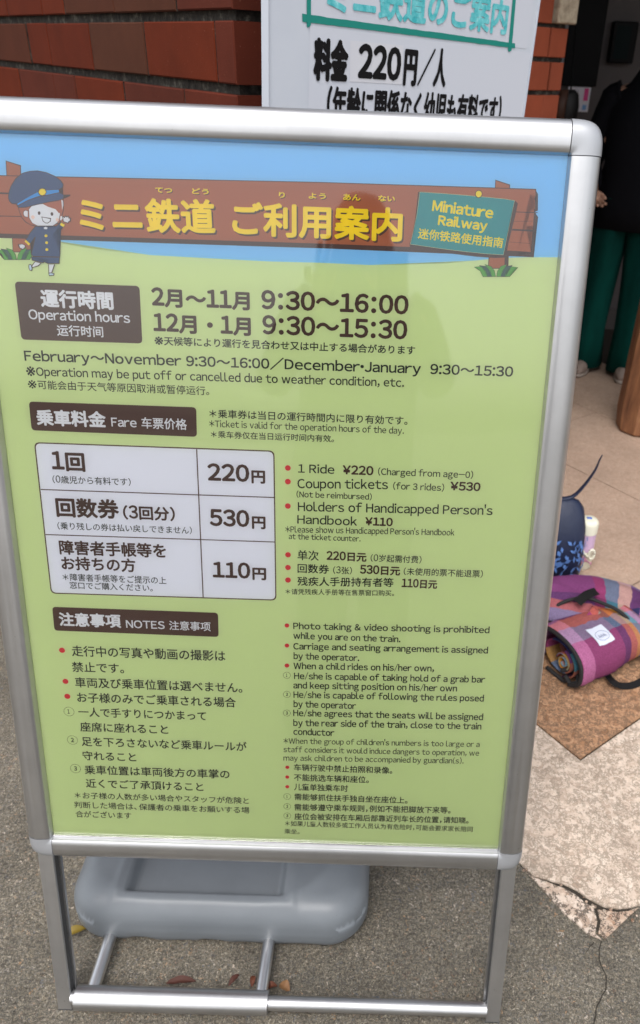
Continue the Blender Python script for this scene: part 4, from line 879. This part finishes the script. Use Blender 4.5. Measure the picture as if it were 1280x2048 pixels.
def flatprint(name, geo, mat, parent, smooth=False):
    me = bpy.data.meshes.new(name); me.from_pydata(geo[0], [], geo[1]); me.update(); o = ob(name, me, mat, parent); return o
def area(pts):
    return sum(a[0] * b_[1] - b_[0] * a[1] for a, b_ in zip(pts, pts[1:] + pts[:1]))
def polyprint(name, pts, mat, parent, z):
    bm = bmesh.new()
    if area(pts) < 0: pts = pts[::-1]
    f = bm.faces.new([bm.verts.new((x / 1000, -z / 1000, y / 1000)) for x, y in pts]); bmesh.ops.triangulate(bm, faces=[f])
    return obj(name, bm, mat, parent)
def rounded(pts, r, n_=6):
    out = []; k = len(pts)
    for i in range(k):
        a, b_, c = Vector(pts[i - 1]), Vector(pts[i]), Vector(pts[(i + 1) % k]); d1 = (a - b_).normalized(); d2 = (c - b_).normalized()
        s, e = b_ + d1 * r, b_ + d2 * r
        for j in range(n_ + 1):
            t = j / n_; out.append(tuple(s * (1 - t) ** 2 + b_ * 2 * t * (1 - t) + e * t * t))
    return out
def circle(cx, cy, r, n_=20): return [(cx + r * math.cos(i * 2 * math.pi / n_), cy + r * math.sin(i * 2 * math.pi / n_)) for i in range(n_)]
def grow(pts, d):
    if area(pts) < 0: pts = pts[::-1]
    out = []; k = len(pts)
    for i in range(k):
        a, b_, c = Vector(pts[i - 1]), Vector(pts[i]), Vector(pts[(i + 1) % k]); t1 = (b_ - a); t2 = (c - b_)
        if t1.length < 1e-6 or t2.length < 1e-6: continue
        n1 = Vector((t1.y, -t1.x)).normalized(); n2 = Vector((t2.y, -t2.x)).normalized(); nn = (n1 + n2)
        if nn.length < .2: nn = n1
        nn.normalize(); out.append(tuple(b_ + nn * d / max(.55, nn.dot(n1))))
    return out

# ------------------------------------------------------------------ the framed sign stand
LEAN = 0.20548; PB = .37212; PW, PH = .708, 1.0138
sign = thing('sign_stand', 'silver framed information stand with a green miniature railway price and hours poster', 'sign')
def panel(o, b_=PB): o.rotation_euler = (-LEAN, 0, 0); o.location = (0, b_ * math.sin(LEAN), b_ * math.cos(LEAN)); return o   # x, z on the panel from the poster's lower edge
PROF = [(0, -.006), (0, .0025), (.0008, .0048), (.0024, .0100), (.005, .0117), (.011, .0124), (.018, .0128), (.025, .0124), (.031, .0106), (.0355, .0070), (.0388, .0015), (.040, -.005), (.0385, -.013), (.034, -.016), (0, -.016)]
def rail(p0, p1, out_):
    bm = bmesh.new(); p0, p1, out_ = Vector(p0), Vector(p1), Vector(out_); rows = []
    for q in (p0, p1): rows.append([bm.verts.new(q + out_ * w_ + Vector((0, -h_, 0))) for w_, h_ in PROF])
    k = len(PROF)
    for j in range(k): bm.faces.new((rows[0][j], rows[1][j], rows[1][(j + 1) % k], rows[0][(j + 1) % k]))
    bm.faces.new(rows[0]); bm.faces.new(rows[1][::-1]); bmesh.ops.recalc_face_normals(bm, faces=bm.faces); return bm
X = PW / 2; gp_ = .0009
for nm, a, b_, c, mt in (('frame_rail', (-X + gp_, 0, PH), (X - gp_, 0, PH), (0, 0, 1), M_ALX), ('frame_rail', (-X + gp_, 0, 0), (X - gp_, 0, 0), (0, 0, -1), M_ALX), ('frame_rail', (-X, 0, gp_), (-X, 0, PH - gp_), (-1, 0, 0), M_ALZ), ('frame_rail', (X, 0, gp_), (X, 0, PH - gp_), (1, 0, 0), M_ALZ)):
    smooth_auto(panel(obj(nm, rail(a, b_, c), mt, sign)))
def corner(cx, cz, sx, sz):
    bm = bmesh.new(); rows = []; n_ = 16
    for i in range(n_ + 1):
        a = math.pi / 2 * i / n_; ca, sa = math.cos(a), math.sin(a); e = 3.3
        k = (ca ** e + sa ** e) ** (-1 / e)
        rows.append([bm.verts.new((cx + sx * ca * w_ * k * 1.012, -h_ * 1.03 - .0002, cz + sz * sa * w_ * k * 1.012)) for w_, h_ in PROF])
    m_ = len(PROF)
    for i in range(n_):
        for j in range(m_ - 1): bm.faces.new((rows[i][j], rows[i + 1][j], rows[i + 1][j + 1], rows[i][j + 1]))
    bmesh.ops.remove_doubles(bm, verts=bm.verts, dist=1e-5)
    bmesh.ops.holes_fill(bm, edges=bm.edges, sides=40); bmesh.ops.recalc_face_normals(bm, faces=bm.faces); return bm
for sx, sz in ((-1, -1), (1, -1), (-1, 1), (1, 1)):
    smooth_auto(panel(obj('corner_cap', corner(sx * X, PH if sz > 0 else 0, sx, sz), M_CORNER, sign)))
bm = bmesh.new(); box(bm, -X - .012, X + .012, .0045, .0145, -.012, PH + .012); panel(obj('backing_board', bm, M_BACK, sign))
# inner lip of the bottom rail, its highlight put in as brighter metal
bm = bmesh.new(); box(bm, -X, X, -.0050, -.0030, .0002, .0032); panel(obj('inner_lip', bm, alu('lip_highlight', 'x', .9, .22), sign))

INK = {'k': M('print_dark_green', srgb(26, 34, 24), .6), 'b': M('print_brown', srgb(66, 36, 24), .6), 'w': M('print_white', srgb(236, 238, 242), .6), 'y': M('print_yellow', srgb(250, 222, 0), .6),
       'c': M('board_teal', srgb(70, 178, 184), .5), 'x': M('board_black', (.006, .0055, .0065), .7, 0, **{'Specular IOR Level': .15})}
n = N(INK['c']); n.col(n.ramp(n.noise(n.obj(), 60, 5, .7)[0], [(.35, srgb(52, 168, 176)), (.6, srgb(112, 200, 206)), (.72, srgb(170, 222, 226))]))
M_SKYP = M('print_sky_blue', srgb(132, 200, 244), .6); M_GRASSP = M('print_light_green', srgb(211, 227, 165), .6); M_WOODP = M('print_plank_brown', srgb(172, 96, 58), .6)
M_SHP = M('print_dark_brown', srgb(74, 48, 40), .6); M_BOXP = M('print_box_brown', srgb(80, 50, 40), .6); M_TEALP = M('print_teal', srgb(8, 146, 150), .6); M_WHP = M('print_table_white', srgb(234, 236, 244), .6)
M_REDP = M('print_red', srgb(214, 34, 52), .6); M_HALO = M('print_pale_green', srgb(214, 226, 170), .6); M_BLA = M('print_leaf_green', srgb(84, 166, 62), .6); M_BLB = M('print_leaf_dark', srgb(52, 92, 84), .6); M_NAVP = M('print_navy', srgb(48, 76, 120), .6)
M_SKP = M('print_skin', srgb(228, 230, 234), .6); M_HRP = M('print_hair', srgb(172, 94, 62), .6); M_BNP = M('print_band_blue', srgb(40, 150, 224), .6); M_CHP = M('print_cheek', srgb(236, 206, 190), .6); M_SHO = M('print_shoe', srgb(190, 212, 232), .6)
# the sheet itself: sky above, green hill below
hill = SHAPES['hill']; hl = [(x - 0, y) for x, y in hill]
bm = bmesh.new(); f = bm.faces.new([bm.verts.new((x / 1000, 0, y / 1000)) for x, y in ((0, 0), (708, 0), (708, 1013.8), (0, 1013.8))])
poster = panel(obj('poster_sheet', bm, M_SKYP, sign)); poster.location = (-X, PB * math.sin(LEAN), PB * math.cos(LEAN))
poster['label'] = 'green and blue printed poster'
P = lambda nm, pts, m, z: polyprint(nm, pts, m, poster, z)
P('hill_print', [(0, 0), (708, 0), (708, hl[-1][1])] + hl[::-1][0:] + [(0, hl[0][1] + 1.5)], M_GRASSP, .05)
Zp = .10
for a, m in (('post_l', M_WOODP), ('post_r', M_WOODP), ('post_lb', M_WOODP), ('post_rs', M_SHP), ('post_rb', M_WOODP)):
    P('post_outline', grow(SHAPES[a], .9), M_SHP, Zp); P('post_print', SHAPES[a], m, Zp + .03)
clip = lambda pts: [(max(x, .3), y) for x, y in pts]
P('plank_shadow', clip(SHAPES['plankshade']), M_SHP, .16); P('plank_outline', clip(grow(SHAPES['plank'], .9)), M_SHP, .19); P('plank_print', clip(SHAPES['plank']), M_WOODP, .22)
for a, wd in (('line1', 1.0), ('line2', 2.0), ('line3', 1.8), ('line4', .9), ('line5', .35), ('line6', .35)):
    (x0, y0), (x1, y1) = clip(SHAPES[a]); P('plank_line', [(x0, y0 - wd / 2), (x1, y1 - wd / 2), (x1, y1 + wd / 2), (x0, y0 + wd / 2)], M_SHP, .25)
P('teal_board_shadow', SHAPES['tealshade'], M_SHP, .28); P('teal_board_outline', grow(SHAPES['teal'], .35), M_HALO, .31); P('teal_board_print', SHAPES['teal'], M_TEALP, .34)
cx, cy = SHAPES['pin'][0]; P('pin_outline', circle(cx, cy, 4.5), M_SHP, .37); P('pin_print', circle(cx, cy, 3.6), INK['y'], .40)
for c, pts in GRASS:
    pts = clip(pts)
    P('grass_outline', grow(pts, .45), M_SHP, .43); P('grass_print', pts, M_BLB if c else M_BLA, .46)
CM = {'ink': M_SHP, 'hair': M_HRP, 'ear': M_SKP, 'earR': M_SKP, 'face': M_SKP, 'fringe': M_HRP, 'glint': M_SKP, 'capink': M_SHP, 'cap': M_NAVP, 'band': M_BNP, 'peak': M_NAVP, 'badgeink': M_SHP, 'badge': INK['y'], 'eyeL': M_SHP, 'eyeR': M_SHP,
      'mouthink': M_SHP, 'mouth': M_SKP, 'cheek': M_CHP, 'cheekR': M_CHP, 'coat': M_NAVP, 'collar': M_SKP, 'cuff': INK['y'], 'cuffR': INK['y'], 'handink': M_SHP, 'hand': M_SKP, 'shorts': M_NAVP, 'legink': M_SHP, 'leg': M_SKP, 'shoe': M_SHO, 'btn': INK['y']}
OUTL = {'ear', 'face', 'hair'}
for i, (c, pts) in enumerate(CHILD):
    z = .5 + i * .02
    if c in OUTL: P('child_outline', grow(pts, .55), M_SHP, z - .01)
    P('child_print', pts, CM[c], z)
for k in ('box1', 'box2', 'box3'): P('heading_box', rounded(SHAPES[k], 5.5), M_BOXP, .10)
tb = SHAPES['table']; P('table_border', rounded(grow(tb, .9), 8), M_BOXP, .10); P('table_fill', rounded(grow(tb, -.8), 7), M_WHP, .13)
for k in ('tv', 'th1', 'th2'):
    (x0, y0), (x1, y1) = SHAPES[k]
    if k == 'tv': P('table_rule', [(x0 - .8, y0), (x1 - .8, y1), (x1 + .8, y1), (x0 + .8, y0)], M_BOXP, .16)
    else: P('table_rule', [(x0, y0 - .75), (x1, y1 - .75), (x1, y1 + .75), (x0, y0 + .75)], M_BOXP, .16)
for x, y, r in DOTS: P('bullet_halo', circle(x, y, r * 1.18), M_HALO, .10); P('bullet', circle(x, y, r * .92), M_REDP, .13)
for nn, x, y, r in RINGS:
    n_ = 24; V, F = [], []
    for i in range(n_):
        a = i * 2 * math.pi / n_; V += [((x + r * math.cos(a)) / 1000, -.0001, (y + r * math.sin(a)) / 1000), ((x + (r - .5) * math.cos(a)) / 1000, -.0001, (y + (r - .5) * math.sin(a)) / 1000)]
        j = (i + 1) % n_; F.append((2 * i, 2 * j, 2 * j + 1, 2 * i + 1))
    V2, F2 = text_mesh(str(nn), x - r * .28, y - r * .48, x + r * (.28 if nn > 1 else .12), y - r * .48, r * .98, .4, 'L', .1)
    b0 = len(V); flatprint('circled_number', (V + V2, F + [tuple(i + b0 for i in f) for f in F2]), INK['k'], poster)
for s, u0, v0, u1, v1, h, col, wt, kind in TEXT:
    if col == 'y' and kind == 'J' and wt > 1: flatprint('title_shadow', text_mesh(s, u0, v0, u1, v1, h, wt, kind, .26, (1.9, -2.0)), M_SHP, poster); 
    if col == 'y' and kind == 'J' and wt < 1 and 'ミ' not in s and '迷' not in s: flatprint('ruby_shadow', text_mesh(s, u0, v0, u1, v1, h, wt, kind, .26, (.9, -.9)), M_SHP, poster)
    flatprint('printed_line', text_mesh(s, u0, v0, u1, v1, h, wt, kind, .40 if col == 'y' else .2), INK[col], poster)
# clear cover
bm = bmesh.new(); flat(bm, -X, X, 0, PH, -.0022); panel(obj('clear_cover', bm, M_COVER, sign))

# lower legs: slotted flat bars
LB = -.380
for s in (-1, 1):
    bm = bmesh.new(); x0, x1 = (s * X - .0285, s * X - .0045) if s < 0 else (s * X + .0085, s * X + .0325)
    box(bm, x0, x1, -.004, .018, -.372, -.030, bev=.0012); leg = panel(obj('leg', bm, M_LEG, sign))
    bm = bmesh.new(); xi = x1 if s < 0 else x0; box(bm, xi - .0006, xi + .0006, .001, .012, -.369, -.032); o = obj('leg_slot', bm, M_SEAM, leg)
    bm = bmesh.new(); e = .004 if s < 0 else -.004; a, c = sorted((xi, xi + e)); box(bm, a, c, .013, .019, -.369, -.032); obj('leg_rib', bm, M_ALZ, leg)
    bm = bmesh.new(); box(bm, x0 - .0008, x1 + .0008, -.0045, .0185, -.378, -.3722); obj('foot_pad', bm, M_SEAM, leg)
def hbar(name, x0, x1, r, mat, y=.006, z=.0225, n_=24):
    bm = bmesh.new(); bmesh.ops.create_cone(bm, cap_ends=True, segments=n_, radius1=r, radius2=r, depth=x1 - x0, matrix=Matrix.Translation(((x0 + x1) / 2, y, z)) @ Matrix.Rotation(R(90), 4, 'Y'))
    return smooth_auto(obj(name, bm, mat, sign))
hbar('cross_tube', -.3585, .3625, .0118, M_ALX); hbar('clamp_sleeve', -.350, -.018, .0195, M_ALX)
for x in (-.326, -.032):
    bm = bmesh.new(); bmesh.ops.create_cone(bm, cap_ends=True, segments=20, radius1=.0112, radius2=.0112, depth=.30, matrix=Matrix.Translation((x, .165, .024)) @ Matrix.Rotation(R(90), 4, 'X')); smooth_auto(obj('support_rod', bm, M_ALY, sign))
# grey moulded weight that the rods hold
TX0, TX1, TY0, TY1, TH = -.408, .150, .112, .395, .108
bm = bmesh.new()
cxm, cym, hx, hy = (TX0 + TX1) / 2, (TY0 + TY1) / 2, (TX1 - TX0) / 2, (TY1 - TY0) / 2
def sdr(x, y, r):
    qx, qy = abs(x - cxm) - hx + r, abs(y - cym) - hy + r
    return math.hypot(max(qx, 0), max(qy, 0)) + min(max(qx, qy), 0) - r      # signed distance to the rounded plan outline
def top_z(x, y):
    d = -sdr(x, y, .075); rr = .046
    z = TH if d >= rr else TH - rr + math.sqrt(max(0, rr * rr - (rr - d) ** 2))
    # carrying recess in the top
    a = min(x + .302, -.004 - x); b_ = min(y - .150, .36 - y); e = min(a, b_)
    t = max(0, min(1, e / .016)); z -= .026 * (t * t * (3 - 2 * t))
    ridge = math.exp(-((e + .014) / .008) ** 2) * .003 if e < 0 else 0
    e2 = math.hypot((x + .153) / .235, (y - .255) / .14); return z + ridge + .0035 * math.exp(-((e2 - 1) / .07) ** 2) * (1 if x > .02 else .3)
def notch(x): return .013 * math.exp(-((x + .27) / .022) ** 4) + .013 * math.exp(-((x + .14) / .022) ** 4) + .002 + .002 * math.sin(x * 60)
GX, GY = 124, 62; gv = []
def clampo(x, y):
    for _ in range(4):
        d = sdr(x, y, .075)
        if d <= 1e-6: break
        qx, qy = abs(x - cxm) - hx + .075, abs(y - cym) - hy + .075; l_ = math.hypot(qx, qy); x -= math.copysign(qx / l_ * d, x - cxm); y -= math.copysign(qy / l_ * d, y - cym)
    return x, y
for i in range(GX + 1):
    row = []
    for j in range(GY + 1):
        a, c = i / GX * 2 - 1, j / GY * 2 - 1
        a = math.copysign(1 - (1 - abs(a)) ** 1.25, a); c = math.copysign(1 - (1 - abs(c)) ** 1.25, c)
        x, y = clampo(cxm + a * hx, cym + c * hy); row.append(bm.verts.new((x, y, top_z(x, y))))
    gv.append(row)
for i in range(GX):
    for j in range(GY): bm.faces.new((gv[i][j], gv[i + 1][j], gv[i + 1][j + 1], gv[i][j + 1]))
loop = [gv[i][0] for i in range(GX)] + [gv[GX][j] for j in range(GY)] + [gv[i][GY] for i in range(GX, 0, -1)] + [gv[0][j] for j in range(GY, 0, -1)]
prev = loop; k = len(loop)
for z, bul in ((.05, 0), (.0465, -.0004), (.043, 0), (.03, .0), (.018, .003), (.009, .007), (.003, .012)):
    cur = []
    for v in loop:
        x, y = v.co.x, v.co.y; n_ = Vector((sdr(x + 1e-4, y, .075) - sdr(x - 1e-4, y, .075), sdr(x, y + 1e-4, .075) - sdr(x, y - 1e-4, .075))).normalized()
        cur.append(bm.verts.new((x - n_.x * bul, y - n_.y * bul, z + (notch(x) * max(0, 1 - z / .03) if y < cym else 0))))
    for j in range(k): bm.faces.new((prev[j], cur[j], cur[(j + 1) % k], prev[(j + 1) % k]))
    prev = cur
bm.faces.new(prev); bmesh.ops.remove_doubles(bm, verts=bm.verts, dist=1e-5); bmesh.ops.recalc_face_normals(bm, faces=bm.faces)
tk = obj('weight_tank', bm, M_TANK, sign, True)
for p in tk.data.polygons:
    if p.normal.z < -.3: p.use_smooth = False

# ------------------------------------------------------------------ the white fare board against the pillar
BY, BRL = R(47), R(-2)
M_BRD = M('white_board', srgb(196, 201, 211), .45); n = N(M_BRD); n.col(n.ramp(n.noise(n.obj(), 4, 5)[0], [(.3, srgb(188, 194, 205)), (.7, srgb(200, 205, 214))]))
brd = thing('fare_board', 'white fare board with black 220 yen lettering behind the framed sign', 'sign', (-.0366, .5654, 0), BY); brd.rotation_euler = (0, 0, BY)
brd.matrix_world = Matrix.Translation((-.0366, .5654, 0)) @ Matrix.Rotation(BY, 4, 'Z') @ Matrix.Rotation(R(1), 4, 'X') @ Matrix.Rotation(-BRL, 4, 'Y')
bm = bmesh.new(); box(bm, -.0702, .5678, 0, .004, .012, 1.78); obj('board_panel', bm, M_BRD, brd)
bm = bmesh.new()
box(bm, -.0722, -.0703, -.0015, .014, .01, 1.782); box(bm, .5679, .570, -.0015, .014, .01, 1.782); box(bm, -.0722, .570, -.0015, .014, 1.7802, 1.785); obj('board_edge', bm, M('board_edge', srgb(180, 185, 195), .4), brd)
bm = bmesh.new(); flat(bm, .004, .5635, 1.16, 1.486, -.0004); obj('printed_paper', bm, M('board_paper', srgb(198, 202, 212), .55), brd)
bm = bmesh.new(); flat(bm, .004, .548, 1.492, 1.76, -.0004); obj('printed_paper', bm, M('board_paper_top', srgb(197, 201, 211), .55), brd)
polyprint('correction_patch', BOARD_PATCH, M('board_patch', srgb(204, 205, 212), .5), brd, .8)
M_FRM = M('board_green', srgb(0, 128, 116), .5)
for q in BOARD_BARS:
    q2 = []
    for (x0, y0), (x1, y1) in zip(q, q[1:] + q[:1]):
        k = max(1, int(math.hypot(x1 - x0, y1 - y0) / 12))
        for i in range(k): t = i / k; x, y = x0 + (x1 - x0) * t, y0 + (y1 - y0) * t; q2.append((x + .8 * noise.noise(Vector((x * .2, y * .2, 0))), y + .8 * noise.noise(Vector((x * .3, y * .3, 5)))))
    polyprint('green_border', q2, M_FRM, brd, .9 + .15 * BOARD_BARS.index(q))
for s, u0, v0, u1, v1, h, col, wt, kind in BOARD_TEXT: flatprint('lettering', text_mesh(s, u0, v0, u1, v1, h, wt, kind, 1.4), INK[col], brd)
bpy.data.objects.remove(FO)
